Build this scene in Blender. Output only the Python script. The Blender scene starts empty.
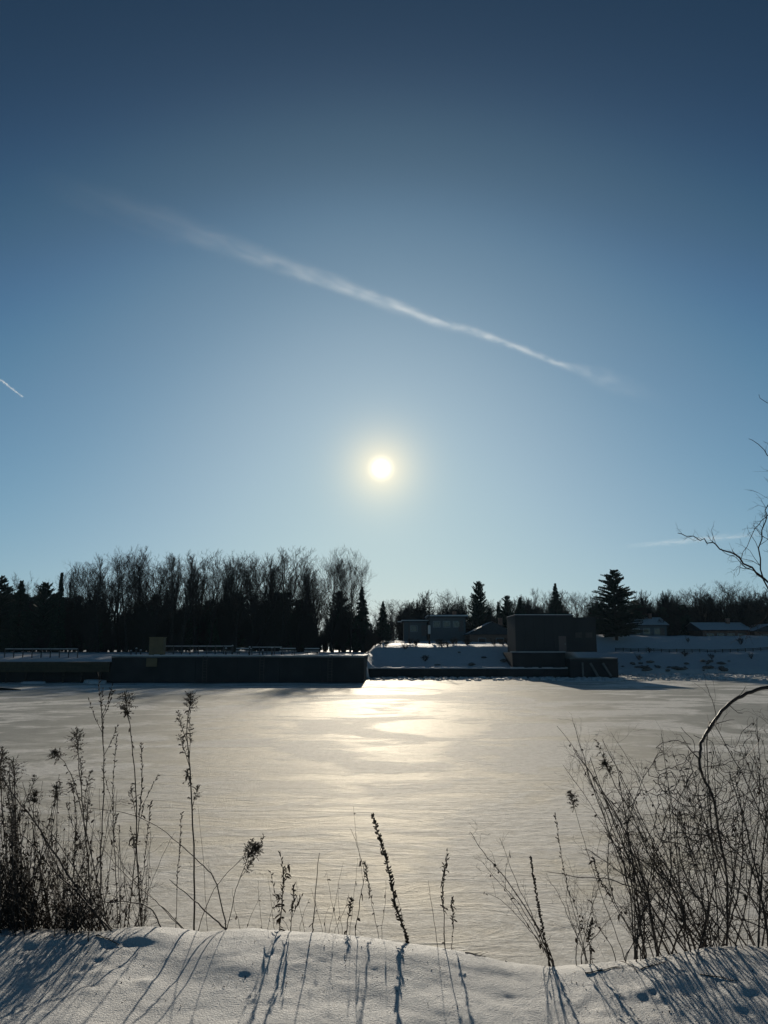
import bpy, math, random
import numpy as np
from mathutils import Vector, Matrix
R = math.radians
sc = bpy.context.scene
col = sc.collection
rnd = random.Random(7)

# ---------------------------------------------------------------- camera
F = 769.0; CX, CY = 384.0, 512.0; PITCH = R(10.3); H = 3.35
cam = bpy.data.cameras.new('camera'); cam_ob = bpy.data.objects.new('camera', cam); col.objects.link(cam_ob)
cam_ob.location = (0, 0, H); cam_ob.rotation_euler = (R(90) + PITCH, 0, 0)
cam.sensor_fit = 'VERTICAL'; cam.sensor_height = 24.0; cam.lens = 24.0 * F / 1024.0
cam.clip_start = 0.05; cam.clip_end = 200000.0
sc.camera = cam_ob

# ---------------------------------------------------------------- sky
SUN_EL = R(13.55); SUN_AZ = R(-0.22)          # azimuth measured from +Y towards +X
sun_dir = Vector((math.sin(SUN_AZ) * math.cos(SUN_EL), math.cos(SUN_AZ) * math.cos(SUN_EL), math.sin(SUN_EL)))
w = bpy.data.worlds.new('World'); sc.world = w; w.use_nodes = True
nt = w.node_tree; N = nt.nodes; L = nt.links; bg = N['Background']
sky = N.new('ShaderNodeTexSky'); sky.sky_type = 'NISHITA'; sky.sun_disc = False
sky.sun_elevation = SUN_EL; sky.sun_rotation = SUN_AZ
sky.air_density = 0.7; sky.dust_density = 0.4; sky.ozone_density = 5.0
def vmath(op, a, b=None):
    n = N.new('ShaderNodeVectorMath'); n.operation = op
    for i, v in enumerate((a, b)):
        if v is None: continue
        if isinstance(v, bpy.types.NodeSocket): L.new(v, n.inputs[i])
        else: n.inputs[i].default_value = v
    return n
def wmath(op, a, b=None):
    n = N.new('ShaderNodeMath'); n.operation = op
    for i, v in enumerate((a, b)):
        if v is None: continue
        if isinstance(v, bpy.types.NodeSocket): L.new(v, n.inputs[i])
        else: n.inputs[i].default_value = v
    return n.outputs[0]
dim = vmath('SCALE', sky.outputs[0]); dim.inputs[3].default_value = 0.048
cur = N.new('ShaderNodeRGBCurve'); L.new(dim.outputs[0], cur.inputs['Color'])
def set_curve(c, pts):
    while len(c.points) > 2: c.points.remove(c.points[-1])
    c.points[0].location = pts[0]; c.points[1].location = pts[-1]
    for p in pts[1:-1]: c.points.new(*p)
# the photograph's tone response, one curve per channel
set_curve(cur.mapping.curves[0], [(0, 0), (.024, .016), (.050, .066), (.095, .155), (.24, .32), (.5, .455), (1, .63)])
set_curve(cur.mapping.curves[1], [(0, 0), (.052, .040), (.088, .125), (.14, .25), (.32, .455), (.6, .60), (1, .71)])
set_curve(cur.mapping.curves[2], [(0, 0), (.12, .076), (.18, .190), (.25, .345), (.48, .555), (.75, .645), (1, .68)])
cur.mapping.extend = 'HORIZONTAL'; cur.mapping.update()
# the sun's disc and the bright aureole round it, by angle from the sun
tc = N.new('ShaderNodeTexCoord')
dt = vmath('DOT_PRODUCT', tc.outputs['Generated'], tuple(sun_dir))
ang = wmath('MULTIPLY', wmath('ARCCOSINE', wmath('MINIMUM', dt.outputs['Value'], 1.0)), 180 / math.pi)
def gauss(width, power):
    return wmath('EXPONENT', wmath('MULTIPLY', wmath('POWER', wmath('DIVIDE', ang, width), power), -1.0))
def tint(f, rgb):
    n = vmath('SCALE', rgb); L.new(f, n.inputs[3]); return n.outputs[0]
disc = tint(gauss(0.60, 2.2), (1.5, 1.25, .85))
glow = tint(gauss(2.1, 1.35), (.70, .47, .15))
tot = vmath('ADD', vmath('ADD', cur.outputs[0], disc).outputs[0], vmath('ADD', glow, (0, 0, 0)).outputs[0])
up10 = vmath('SCALE', tot.outputs[0]); up10.inputs[3].default_value = 10.0
L.new(up10.outputs[0], bg.inputs['Color']); bg.inputs['Strength'].default_value = 0.10

# ---------------------------------------------------------------- sun lamp, exposure
sl = bpy.data.lights.new('sun', 'SUN'); sl.energy = 4.2; sl.angle = R(0.6); sl.color = (1.0, .90, .745)
so = bpy.data.objects.new('sun', sl); col.objects.link(so)
so.rotation_euler = (-sun_dir).to_track_quat('-Z', 'Y').to_euler(); so.location = sun_dir * 300
vs = sc.view_settings; vs.view_transform = 'Standard'; vs.look = 'None'; vs.exposure = 0.0; vs.gamma = 1.0
vs.use_curve_mapping = False
cy = sc.cycles; cy.use_denoising = True; cy.max_bounces = 6; cy.volume_bounces = 1; cy.transparent_max_bounces = 12

# ---------------------------------------------------------------- pixel helpers
cp, sp = math.cos(PITCH), math.sin(PITCH)
def ray(px, py):
    u = (px - CX) / F; v = (CY - py) / F
    return Vector((u, cp - v * sp, sp + v * cp))
def at(px, py, Y):
    d = ray(px, py); t = Y / d.y
    return Vector((d.x * t, Y, H + d.z * t))
def smooth(a, b, x):
    t = np.clip((x - a) / (b - a), 0, 1); return t * t * (3 - 2 * t)

# ---------------------------------------------------------------- numpy noise
def vnoise(x, y, seed=0):
    xi = np.floor(x).astype(np.int64); yi = np.floor(y).astype(np.int64)
    fx = x - xi; fy = y - yi
    fx = fx * fx * fx * (fx * (fx * 6 - 15) + 10); fy = fy * fy * fy * (fy * (fy * 6 - 15) + 10)
    def h(a, b):
        n = (a * 374761393 + b * 668265263 + seed * 1442695041) & 0x7fffffff
        n = ((n ^ (n >> 13)) * 1274126177) & 0x7fffffff
        return ((n ^ (n >> 16)) & 0xffff) / 65535.0
    a = h(xi, yi); b = h(xi + 1, yi); c = h(xi, yi + 1); d = h(xi + 1, yi + 1)
    return (a + (b - a) * fx) * (1 - fy) + (c + (d - c) * fx) * fy - 0.5
def fbm(x, y, o, seed=0):
    s = 0; a = 1.0
    for i in range(o):
        s = s + a * vnoise(x * 2 ** i + 17.3 * i, y * 2 ** i - 9.1 * i, seed + i); a *= .5
    return s

# ---------------------------------------------------------------- mesh helpers
def tag(o, label=None, cat=None, group=None, kind=None):
    if label: o['label'] = label
    if cat: o['category'] = cat
    if group: o['group'] = group
    if kind: o['kind'] = kind
    return o
def empty(name, loc=(0, 0, 0), rz=0.0):
    o = bpy.data.objects.new(name, None); o.empty_display_size = .2; col.objects.link(o)
    o.location = loc; o.rotation_euler = (0, 0, rz); return o
class MB:
    def __init__(s): s.v = []; s.f = []
    def box(s, x0, x1, y0, y1, z0, z1):
        b = len(s.v)
        s.v += [(x0, y0, z0), (x1, y0, z0), (x1, y1, z0), (x0, y1, z0), (x0, y0, z1), (x1, y0, z1), (x1, y1, z1), (x0, y1, z1)]
        s.f += [tuple(b + i for i in q) for q in ((3, 2, 1, 0), (4, 5, 6, 7), (0, 1, 5, 4), (1, 2, 6, 5), (2, 3, 7, 6), (3, 0, 4, 7))]
        return s
    def tube(s, pts, rad, n=3, cap=True):
        pts = [Vector(p) for p in pts]; k = len(pts)
        b = len(s.v); prev = None
        for i, p in enumerate(pts):
            d = (pts[min(i + 1, k - 1)] - pts[max(i - 1, 0)])
            if d.length < 1e-9: d = Vector((0, 0, 1))
            d.normalize()
            if prev is None:
                a = d.cross(Vector((0, 1, 0.13)));
                if a.length < 1e-3: a = d.cross(Vector((1, 0, 0)))
            else: a = prev - d * prev.dot(d)
            if a.length < 1e-6: a = d.orthogonal()
            a.normalize(); prev = a; c = d.cross(a)
            r = rad[i] if hasattr(rad, '__len__') else rad
            for j in range(n):
                t = 2 * math.pi * j / n; q = p + a * (math.cos(t) * r) + c * (math.sin(t) * r)
                s.v.append((q.x, q.y, q.z))
        for i in range(k - 1):
            for j in range(n):
                j2 = (j + 1) % n; o = b + i * n
                s.f.append((o + j, o + j2, o + n + j2, o + n + j))
        if cap:
            s.f.append(tuple(b + j for j in reversed(range(n)))); s.f.append(tuple(b + (k - 1) * n + j for j in range(n)))
        return s
    def tri(s, a, b, c):
        i = len(s.v); s.v += [tuple(a), tuple(b), tuple(c)]; s.f.append((i, i + 1, i + 2))
    def quad(s, a, b, c, d):
        i = len(s.v); s.v += [tuple(a), tuple(b), tuple(c), tuple(d)]; s.f.append((i, i + 1, i + 2, i + 3))
    def tet(s, c, r, rg):
        i = len(s.v)
        for _ in range(4):
            s.v.append((c[0] + rg.gauss(0, r), c[1] + rg.gauss(0, r), c[2] + rg.gauss(0, r)))
        s.f += [(i, i + 1, i + 2), (i, i + 3, i + 1), (i, i + 2, i + 3), (i + 1, i + 3, i + 2)]
    def mesh(s, name, m=None, smooth_=False):
        me = bpy.data.meshes.new(name); me.from_pydata(s.v, [], s.f)
        if m: me.materials.append(m)
        if smooth_: me.polygons.foreach_set('use_smooth', [True] * len(me.polygons))
        me.update(); return me
    def build(s, name, m, parent=None, smooth_=False, loc=None):
        return link(name, s.mesh(name, m, smooth_), parent, loc)
def link(name, me, parent=None, loc=None):
    o = bpy.data.objects.new(name, me); col.objects.link(o)
    if parent: o.parent = parent
    if loc is not None: o.location = loc
    return o
def copy_tree(o, parent=None):
    c = o.copy(); col.objects.link(c); c.parent = parent
    for ch in list(o.children): copy_tree(ch, c)
    return c
def grid(name, xs, ys, hf, m, skip=None):
    X, Y = np.meshgrid(xs, ys); Z = hf(X, Y)
    nx, ny = len(xs), len(ys)
    v = np.stack([X.ravel(), Y.ravel(), Z.ravel()], 1)
    i = np.arange(nx * ny).reshape(ny, nx)
    f = np.stack([i[:-1, :-1].ravel(), i[:-1, 1:].ravel(), i[1:, 1:].ravel(), i[1:, :-1].ravel()], 1)
    me = bpy.data.meshes.new(name)
    me.vertices.add(len(v)); me.vertices.foreach_set('co', v.astype(np.float32).ravel())
    me.loops.add(f.size); me.loops.foreach_set('vertex_index', f.astype(np.int32).ravel())
    me.polygons.add(len(f)); me.polygons.foreach_set('loop_start', np.arange(0, f.size, 4, dtype=np.int32))
    me.polygons.foreach_set('use_smooth', np.ones(len(f), dtype=bool))
    me.update(calc_edges=True); me.materials.append(m)
    return link(name, me)

# ---------------------------------------------------------------- materials
def mat(name, rgb, rough=.7, var=.0, scale=8.0, bump=0.0, bscale=30.0, spec=.4, metal=0.0, trans=0.0):
    m = bpy.data.materials.new(name); m.use_nodes = True
    t = m.node_tree; p = t.nodes['Principled BSDF']
    p.inputs['Base Color'].default_value = (*rgb, 1); p.inputs['Roughness'].default_value = rough
    p.inputs['Specular IOR Level'].default_value = spec; p.inputs['Metallic'].default_value = metal
    co = t.nodes.new('ShaderNodeTexCoord')
    if var:
        n = t.nodes.new('ShaderNodeTexNoise'); n.inputs['Scale'].default_value = scale; n.inputs['Detail'].default_value = 5
        t.links.new(co.outputs['Object'], n.inputs['Vector'])
        r = t.nodes.new('ShaderNodeValToRGB'); t.links.new(n.outputs['Fac'], r.inputs['Fac'])
        r.color_ramp.elements[0].position = .3; r.color_ramp.elements[1].position = .7
        r.color_ramp.elements[0].color = (*[c * (1 - var) for c in rgb], 1); r.color_ramp.elements[1].color = (*[min(1, c * (1 + var)) for c in rgb], 1)
        t.links.new(r.outputs[0], p.inputs['Base Color'])
    if bump:
        n = t.nodes.new('ShaderNodeTexNoise'); n.inputs['Scale'].default_value = bscale; n.inputs['Detail'].default_value = 4
        t.links.new(co.outputs['Object'], n.inputs['Vector'])
        b = t.nodes.new('ShaderNodeBump'); b.inputs['Strength'].default_value = bump; b.inputs['Distance'].default_value = .05
        t.links.new(n.outputs['Fac'], b.inputs['Height']); t.links.new(b.outputs[0], p.inputs['Normal'])
    if trans:
        tr = t.nodes.new('ShaderNodeBsdfTranslucent'); tr.inputs[0].default_value = (*[min(1, c * 1.4) for c in rgb], 1)
        mx = t.nodes.new('ShaderNodeMixShader'); mx.inputs[0].default_value = trans
        t.links.new(p.outputs[0], mx.inputs[1]); t.links.new(tr.outputs[0], mx.inputs[2])
        t.links.new(mx.outputs[0], t.nodes['Material Output'].inputs['Surface'])
    return m
M = dict(
    bark=mat('bark', (.045, .036, .03), .9, .35, 6, .4, 20, spec=.1),
    twig=mat('twig_bark', (.045, .036, .03), .95, spec=.05),
    needle=mat('needle', (.018, .034, .018), .8, .3, 3),
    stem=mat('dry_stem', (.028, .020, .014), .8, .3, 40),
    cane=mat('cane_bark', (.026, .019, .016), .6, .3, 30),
    leaf=mat('withered_leaf', (.028, .019, .012), .85, .3, 30, trans=.12),
    fluff=mat('seed_fluff', (.045, .033, .023), .9, .2, 60, trans=.2),
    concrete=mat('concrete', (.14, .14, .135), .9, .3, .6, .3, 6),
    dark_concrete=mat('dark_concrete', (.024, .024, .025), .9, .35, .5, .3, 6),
    steel=mat('rusty_steel', (.06, .05, .045), .6, .3, 2, .2, 10),
    galv=mat('galvanised_steel', (.3, .31, .32), .45, .1, 3, metal=.7),
    tan=mat('tan_paint', (.15, .105, .048), .6, .15, 1.5),
    timber=mat('weathered_timber', (.055, .047, .028), .85, .25, 2, .3, 15),
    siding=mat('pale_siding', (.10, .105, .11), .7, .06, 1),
    block=mat('grey_cladding', (.026, .026, .028), .75, .12, .4),
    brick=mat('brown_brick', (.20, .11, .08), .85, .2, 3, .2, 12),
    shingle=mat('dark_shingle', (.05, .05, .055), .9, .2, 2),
    trim=mat('grey_trim', (.3, .3, .3), .5),
    door=mat('door_paint', (.12, .08, .07), .5),
    glass=mat('window_glass', (.02, .025, .03), .08, spec=.6),
    rock=mat('shore_rock', (.13, .12, .11), .9, .3, 2, .4, 6),
)
def snow_mat(name, rgb=(.845, .838, .82), fine=90.0, fdist=.012, coarse=9.0, cdist=.03, rough=.7):
    m = bpy.data.materials.new(name); m.use_nodes = True
    t = m.node_tree; p = t.nodes['Principled BSDF']
    co = t.nodes.new('ShaderNodeTexCoord')
    def noise(scale, detail, rough_=.5):
        n = t.nodes.new('ShaderNodeTexNoise'); n.inputs['Scale'].default_value = scale; n.inputs['Detail'].default_value = detail
        n.inputs['Roughness'].default_value = rough_
        t.links.new(co.outputs['Object'], n.inputs['Vector']); return n.outputs['Fac']
    r = t.nodes.new('ShaderNodeValToRGB'); t.links.new(noise(2.2, 6, .6), r.inputs['Fac'])
    r.color_ramp.elements[0].position = .3; r.color_ramp.elements[1].position = .7
    r.color_ramp.elements[0].color = (*[c * .88 for c in rgb], 1); r.color_ramp.elements[1].color = (*rgb, 1)
    t.links.new(r.outputs[0], p.inputs['Base Color'])
    p.inputs['Roughness'].default_value = rough; p.inputs['Specular IOR Level'].default_value = .2
    b1 = t.nodes.new('ShaderNodeBump'); b1.inputs['Strength'].default_value = .8; b1.inputs['Distance'].default_value = cdist
    t.links.new(noise(coarse, 4, .6), b1.inputs['Height'])
    b2 = t.nodes.new('ShaderNodeBump'); b2.inputs['Strength'].default_value = .8; b2.inputs['Distance'].default_value = fdist
    t.links.new(noise(fine, 3, .7), b2.inputs['Height']); t.links.new(b1.outputs[0], b2.inputs['Normal'])
    t.links.new(b2.outputs[0], p.inputs['Normal'])
    return m
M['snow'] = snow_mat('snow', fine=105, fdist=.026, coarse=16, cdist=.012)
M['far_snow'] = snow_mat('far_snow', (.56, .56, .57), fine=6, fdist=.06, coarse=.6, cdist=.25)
ICE_GLOSS = .28            # crusted, frosted ice: weak sheen that grows towards grazing view
def ice_mat():
    m = bpy.data.materials.new('river_ice'); m.use_nodes = True
    t = m.node_tree; p = t.nodes['Principled BSDF']; lk = t.links.new
    co = t.nodes.new('ShaderNodeTexCoord')
    def mapped(sx, sy, rot=0.0):
        mp = t.nodes.new('ShaderNodeMapping'); mp.inputs['Scale'].default_value = (sx, sy, 1); mp.inputs['Rotation'].default_value = (0, 0, rot)
        lk(co.outputs['Object'], mp.inputs['Vector']); return mp.outputs[0]
    def noise(vec, scale, detail, rough=.5, dist=0.0):
        n = t.nodes.new('ShaderNodeTexNoise'); n.inputs['Scale'].default_value = scale; n.inputs['Detail'].default_value = detail
        n.inputs['Roughness'].default_value = rough; n.inputs['Distortion'].default_value = dist
        lk(vec, n.inputs['Vector']); return n.outputs['Fac']
    def ramp(f, a, b, ca=(0, 0, 0), cb=(1, 1, 1)):
        r = t.nodes.new('ShaderNodeValToRGB'); r.color_ramp.elements[0].position = a; r.color_ramp.elements[1].position = b
        r.color_ramp.elements[0].color = (*ca, 1); r.color_ramp.elements[1].color = (*cb, 1); lk(f, r.inputs['Fac']); return r.outputs[0]
    def mth(op, a, b):
        n = t.nodes.new('ShaderNodeMath'); n.operation = op
        for i, v in enumerate((a, b)):
            if isinstance(v, bpy.types.NodeSocket): lk(v, n.inputs[i])
            else: n.inputs[i].default_value = v
        return n.outputs[0]
    big = noise(mapped(.10, .115, .4), 1.0, 8, .60, 1.2)            # wind-swept drifts, tens of metres
    mid = noise(mapped(.38, .48, -.3), 1.0, 7, .62, .9)             # ridges of crusted snow
    cover = ramp(mth('ADD', mth('MULTIPLY', big, .72), mth('MULTIPLY', mid, .28)), .48, .54)
    streak = ramp(noise(mapped(.12, .42, .05), 1.0, 6, .6, 1.2), .60, .68)
    sepc = t.nodes.new('ShaderNodeSeparateXYZ'); lk(co.outputs['Object'], sepc.inputs[0])
    near = t.nodes.new('ShaderNodeMapRange'); near.interpolation_type = 'SMOOTHSTEP'                       # more snow lies near this bank
    near.inputs['From Min'].default_value = 36; near.inputs['From Max'].default_value = 14; near.inputs['To Max'].default_value = .8; lk(sepc.outputs[1], near.inputs['Value'])
    nb = mth('MULTIPLY', near.outputs[0], ramp(noise(mapped(.25, .6, .2), 1.0, 7, .62, 1.2), .44, .53))
    cover = mth('MAXIMUM', cover, nb)
    cover2 = mth('MAXIMUM', cover, mth('MULTIPLY', streak, .8))
    mix = t.nodes.new('ShaderNodeMix'); mix.data_type = 'RGBA'
    lk(cover2, mix.inputs['Factor'])
    lk(ramp(mid, .3, .7, (.16, .18, .18), (.30, .32, .315)), mix.inputs['A']); mix.inputs['B'].default_value = (.80, .80, .79, 1)
    sp_ = t.nodes.new('ShaderNodeMix'); sp_.data_type = 'RGBA'; sp_.blend_type = 'MULTIPLY'; sp_.inputs['Factor'].default_value = 1.0      # frost speckle
    lk(mix.outputs['Result'], sp_.inputs['A']); lk(ramp(noise(mapped(.8, 1), 5, 7, .85), .38, .60, (.50, .50, .50), (1, 1, 1)), sp_.inputs['B'])
    lk(sp_.outputs['Result'], p.inputs['Base Color'])
    ripple = noise(mapped(.55, 1.9, .12), 1.0, 7, .62, 1.6)
    grain = noise(mapped(1, 1), 20, 5, .8); soft = noise(mapped(.22, .30, .3), 1.0, 3, .5, .4)
    rn = noise(mapped(.22, .60, .12), 1.0, 7, .62, 1.2)                                                   # sparse lips of wind-packed crust
    ridge = mth('SUBTRACT', 1.0, ramp(mth('ABSOLUTE', mth('SUBTRACT', rn, .5), 0.0), .0, .06)); ridge = mth('MULTIPLY', ridge, mth('ADD', mth('MULTIPLY', near.outputs[0], .9), .12))
    def bump(hgt, dist, strength, nrm=None):
        b = t.nodes.new('ShaderNodeBump'); b.inputs['Strength'].default_value = strength; b.inputs['Distance'].default_value = dist
        lk(hgt, b.inputs['Height'])
        if nrm: lk(nrm, b.inputs['Normal'])
        return b.outputs[0]
    n1 = bump(cover2, .03, .4); n2 = bump(soft, .05, .4, n1); n2 = bump(ridge, .022, .6, n2); n3 = bump(mth('MULTIPLY', ripple, near.outputs[0]), .05, .8, n2); n4 = bump(grain, .028, .9, n3)
    lk(n4, p.inputs['Normal']); p.inputs['Roughness'].default_value = .9; p.inputs['Specular IOR Level'].default_value = 0.0
    gl = t.nodes.new('ShaderNodeBsdfGlossy'); gl.inputs['Color'].default_value = (1, .96, .88, 1); lk(n4, gl.inputs['Normal'])  # warm tint puts the low sun's gold into the sheen colour; ice is neutral
    rr = t.nodes.new('ShaderNodeMapRange'); rr.inputs['To Min'].default_value = .62; rr.inputs['To Max'].default_value = .70
    lk(cover2, rr.inputs['Value']); lk(rr.outputs[0], gl.inputs['Roughness'])
    lw = t.nodes.new('ShaderNodeLayerWeight'); lw.inputs['Blend'].default_value = .5
    gk = t.nodes.new('ShaderNodeMapRange'); gk.inputs['To Min'].default_value = ICE_GLOSS; gk.inputs['To Max'].default_value = ICE_GLOSS * .85; lk(cover2, gk.inputs['Value'])
    fac = mth('MULTIPLY', mth('POWER', lw.outputs['Facing'], 1.5), gk.outputs[0])
    mx = t.nodes.new('ShaderNodeMixShader'); lk(fac, mx.inputs[0]); lk(p.outputs[0], mx.inputs[1]); lk(gl.outputs[0], mx.inputs[2])
    lk(mx.outputs[0], t.nodes['Material Output'].inputs['Surface'])
    return m
M['ice'] = ice_mat()

# ================================================================ SETTING
# near bank: the crest line as seen in the photograph, at about 4.6 m from the camera
CREST_Y = 4.6
crest_px = [-700, 0, 60, 100, 150, 200, 250, 320, 360, 400, 450, 500, 550, 600, 650, 700, 768, 1500]
crest_py = [925, 927, 928, 930, 926, 932, 926, 926, 929, 935, 945, 955, 957, 953, 948, 943, 946, 940]
_cx = [at(a, b, CREST_Y).x for a, b in zip(crest_px, crest_py)]
_cz = [at(a, b, CREST_Y).z for a, b in zip(crest_px, crest_py)]
rs = np.random.RandomState(3)
dents = []                     # (x, y, radius, depth) melted pits and little heaps round the stems
for px, py, r_, d_ in [(40, 985, .16, .016), (575, 972, .08, .022), (600, 968, .07, .03), (640, 965, .06, .025),
                       (500, 962, .06, .02), (145, 935, .07, -.03), (90, 934, .08, -.025),
                       (660, 950, .10, -.035), (735, 955, .10, -.035), (690, 953, .08, -.03), (30, 940, .12, -.02), (460, 1000, .2, .010), (200, 1005, .25, .012), (612, 975, .05, .025), (675, 960, .05, .025), (750, 970, .06, .03)]:
    d = ray(px, py); t = (1.87 - H) / d.z
    dents.append((d.x * t, d.y * t, r_, max(-.007, min(d_, r_ * .10))))
for i in range(60):                # small crusty pits round the stem feet
    px = rs.choice([rs.uniform(555, 768), rs.uniform(0, 150)]); py = rs.uniform(938, 985); d = ray(px, py); t = (1.87 - H) / d.z; r_ = rs.uniform(.02, .05)
    dents.append((d.x * t, d.y * t, r_, r_ * rs.uniform(-.3, .34)))
def hn(x, y):
    x = np.asarray(x, float); y = np.asarray(y, float)
    cz = np.interp(x, _cx, _cz)
    yc = CREST_Y + .12 * fbm(x * .7, x * 0 + 3, 2, 5)
    s = y - yc
    flat = cz - .055 * np.clip(-s, 0, 4)
    flat = flat + .035
    # rounded shoulder, then a steep snowy slope to the ice
    down = np.where(s > -.25, -.42 * (s + .25) ** 2 / (np.maximum(s + .25, 0) * .55 + .35), 0)
    z = flat + down
    z = np.where(z < -.25, -.25, z)
    amp = 1 - smooth(2.5, 4.5, s)
    z = z + amp * (.050 * fbm(x * .9, y * 1.2, 2, 11) + .013 * fbm(x * 3.2, y * 4.2, 2, 23) + .0045 * fbm(x * 11, y * 13, 3, 31) + .002 * fbm(x * 32, y * 32, 1, 37))
    for dx, dy, r_, d_ in dents:
        z = z - d_ * np.exp(-(((x - dx) ** 2 + (y - dy) ** 2) / (r_ * r_)))
    return z
def hn1(x, y): return float(hn(np.array([x]), np.array([y]))[0])
def axis(*segs):
    a = []
    for s0, s1, st in segs: a += list(np.arange(s0, s1 - 1e-9, st))
    a.append(segs[-1][1]); return np.array(a)
bank = grid('snowy_bank', axis((-90, -10, 2.0), (-10, -3.6, .16), (-3.6, 3.6, .016), (3.6, 10, .16), (10, 90, 2.0)),
            axis((-60, -4, 1.0), (-4, 2.8, .12), (2.8, 5.4, .016), (5.4, 9.6, .1)), hn, M['snow'])
tag(bank, 'snow covered near bank with stem shadows', None, kind='structure')
me = bpy.data.meshes.new('ice')
ice = grid('ice', axis((-900, -120, 60), (-120, 120, 2), (120, 900, 60)), axis((6.4, 150, 1.5),),
           lambda X, Y: .02 * fbm(X * .15, Y * .3, 3, 3), M['ice'])
tag(ice, 'frozen river with wind-blown snow', None, kind='structure')

# far ground
def shore(x):
    s = 88 + 15 * smooth(-4, -1.5, x) + 18.5 * smooth(26, 33, x)
    return s + 1.2 * fbm(x * .12, x * 0 + 7, 3, 77) * smooth(30, 34, x)
def hfar(x, y):
    x = np.asarray(x, float); y = np.asarray(y, float); s = y - shore(x)
    a = np.interp(s, [0, 1, 7, 12, 50, 400, 3000], [.1, .9, 2.5, 2.85, 3.2, 5, 12])        # left of the pier
    b = np.interp(s, [0, 1, 12, 50, 400, 3000], [2.6, 2.78, 2.85, 3.2, 5, 12])               # behind the pier
    c = np.interp(s, [0, .5, 3, 11, 13, 28, 48, 120, 400, 3000], [1.0, 1.3, 1.5, 4.15, 4.35, 4.6, 5.3, 6, 7, 14])
    d = np.interp(s, [0, 1, 9, 12.5, 22, 25, 60, 400, 3000], [.1, .8, 3.15, 3.3, 6.0, 6.3, 6.6, 8, 14])
    w1 = smooth(-33, -29, x); w2 = smooth(-3.2, -1.0, x); w3 = smooth(27, 34, x)
    z = a + (b - a) * w1; z = z + (c - z) * w2; z = z + (d - z) * w3
    z = z + np.clip(s / 6, 0, 1) * (.35 * fbm(x * .09, y * .09, 3, 41) + .16 * fbm(x * .5, y * .5, 2, 47)) * np.where(x > -3, 1, .25)
    return np.where(s < 0, -1.2, z)
def hf1(x, y): return float(hfar(np.array([x]), np.array([y]))[0])
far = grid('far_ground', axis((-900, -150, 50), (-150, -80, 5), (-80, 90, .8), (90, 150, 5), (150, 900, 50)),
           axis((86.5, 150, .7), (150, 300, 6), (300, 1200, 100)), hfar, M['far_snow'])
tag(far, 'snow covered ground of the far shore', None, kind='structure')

# ================================================================ TREES
def rvec(rg):
    while True:
        v = Vector((rg.uniform(-1, 1), rg.uniform(-1, 1), rg.uniform(-1, 1)))
        if .05 < v.length < 1: return v.normalized()
def bare_tree(seed, h, spread, nlimb, first, up, dens=1.0, twig_r=.0125, multi=1):
    """returns (trunk mesh, crown mesh); a leafless tree of height about h"""
    rg = random.Random(seed); tb = MB(); cb = MB()
    def grow(p, d, ln, r, lev):
        k = [9, 6, 4, 3, 2][lev]; pts = [p.copy()]; rr = [r]; d = d.normalized(); pos = p.copy()
        wob = [.07, .16, .2, .25, .3][lev]
        for i in range(k):
            d = (d + rvec(rg) * wob + Vector((0, 0, up * (.05 if lev == 0 else .10)))).normalized()
            pos = pos + d * (ln / k); pts.append(pos.copy())
            rr.append(max(twig_r * .55, r * (1 - (i + 1) / k * (.82 if lev < 2 else .7))))
        (tb if lev < 2 else cb).tube(pts, rr, [7, 5, 3, 3, 3][lev], cap=False)
        if lev >= 4: return
        n = [nlimb, 7, 6, 4][lev]; n = max(2, int(round(n * dens * rg.uniform(.8, 1.2))))
        for j in range(n):
            f = (first + (1 - first) * (j + rg.random()) / n) if lev == 0 else .22 + .76 * (j + rg.random()) / n
            f = min(f, .985); x = f * k; i = int(x); q = pts[i].lerp(pts[i + 1], x - i); rq = rr[i] + (rr[i + 1] - rr[i]) * (x - i)
            dd = (pts[i + 1] - pts[i]).normalized()
            side = rvec(rg); side = (side - dd * side.dot(dd)).normalized()
            a = R(rg.uniform(28, 58)) * (spread if lev == 0 else 1)
            nd = dd * math.cos(a) + side * math.sin(a) + Vector((0, 0, .22 * up))
            l2 = ln * [(.62 - .30 * f) * rg.uniform(.8, 1.2), .46 * rg.uniform(.6, 1.2), .48 * rg.uniform(.6, 1.2), .5 * rg.uniform(.6, 1.2)][lev]
            if lev == 0: l2 *= spread
            grow(q, nd, l2, max(twig_r, rq * [.55, .5, .5, .5][lev]), lev + 1)
    for mth in range(multi):
        lean = Vector((rg.uniform(-.12, .12), rg.uniform(-.12, .12), 1)) if multi == 1 else Vector((rg.uniform(-.35, .35), rg.uniform(-.35, .35), 1))
        grow(Vector((rg.uniform(-.1, .1) * (multi > 1), 0, -.35)), lean, h * .93 * (1 if mth == 0 else rg.uniform(.7, .95)), h * .0125 + .05, 0)
    top = max(max(v[2] for v in cb.v), 1)
    k = h / top
    for b in (tb, cb): b.v = [(x * k, y * k, z * k) for x, y, z in b.v]
    return tb.mesh('bare_trunk', M['bark'], True), cb.mesh('bare_crown', M['twig'])
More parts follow.
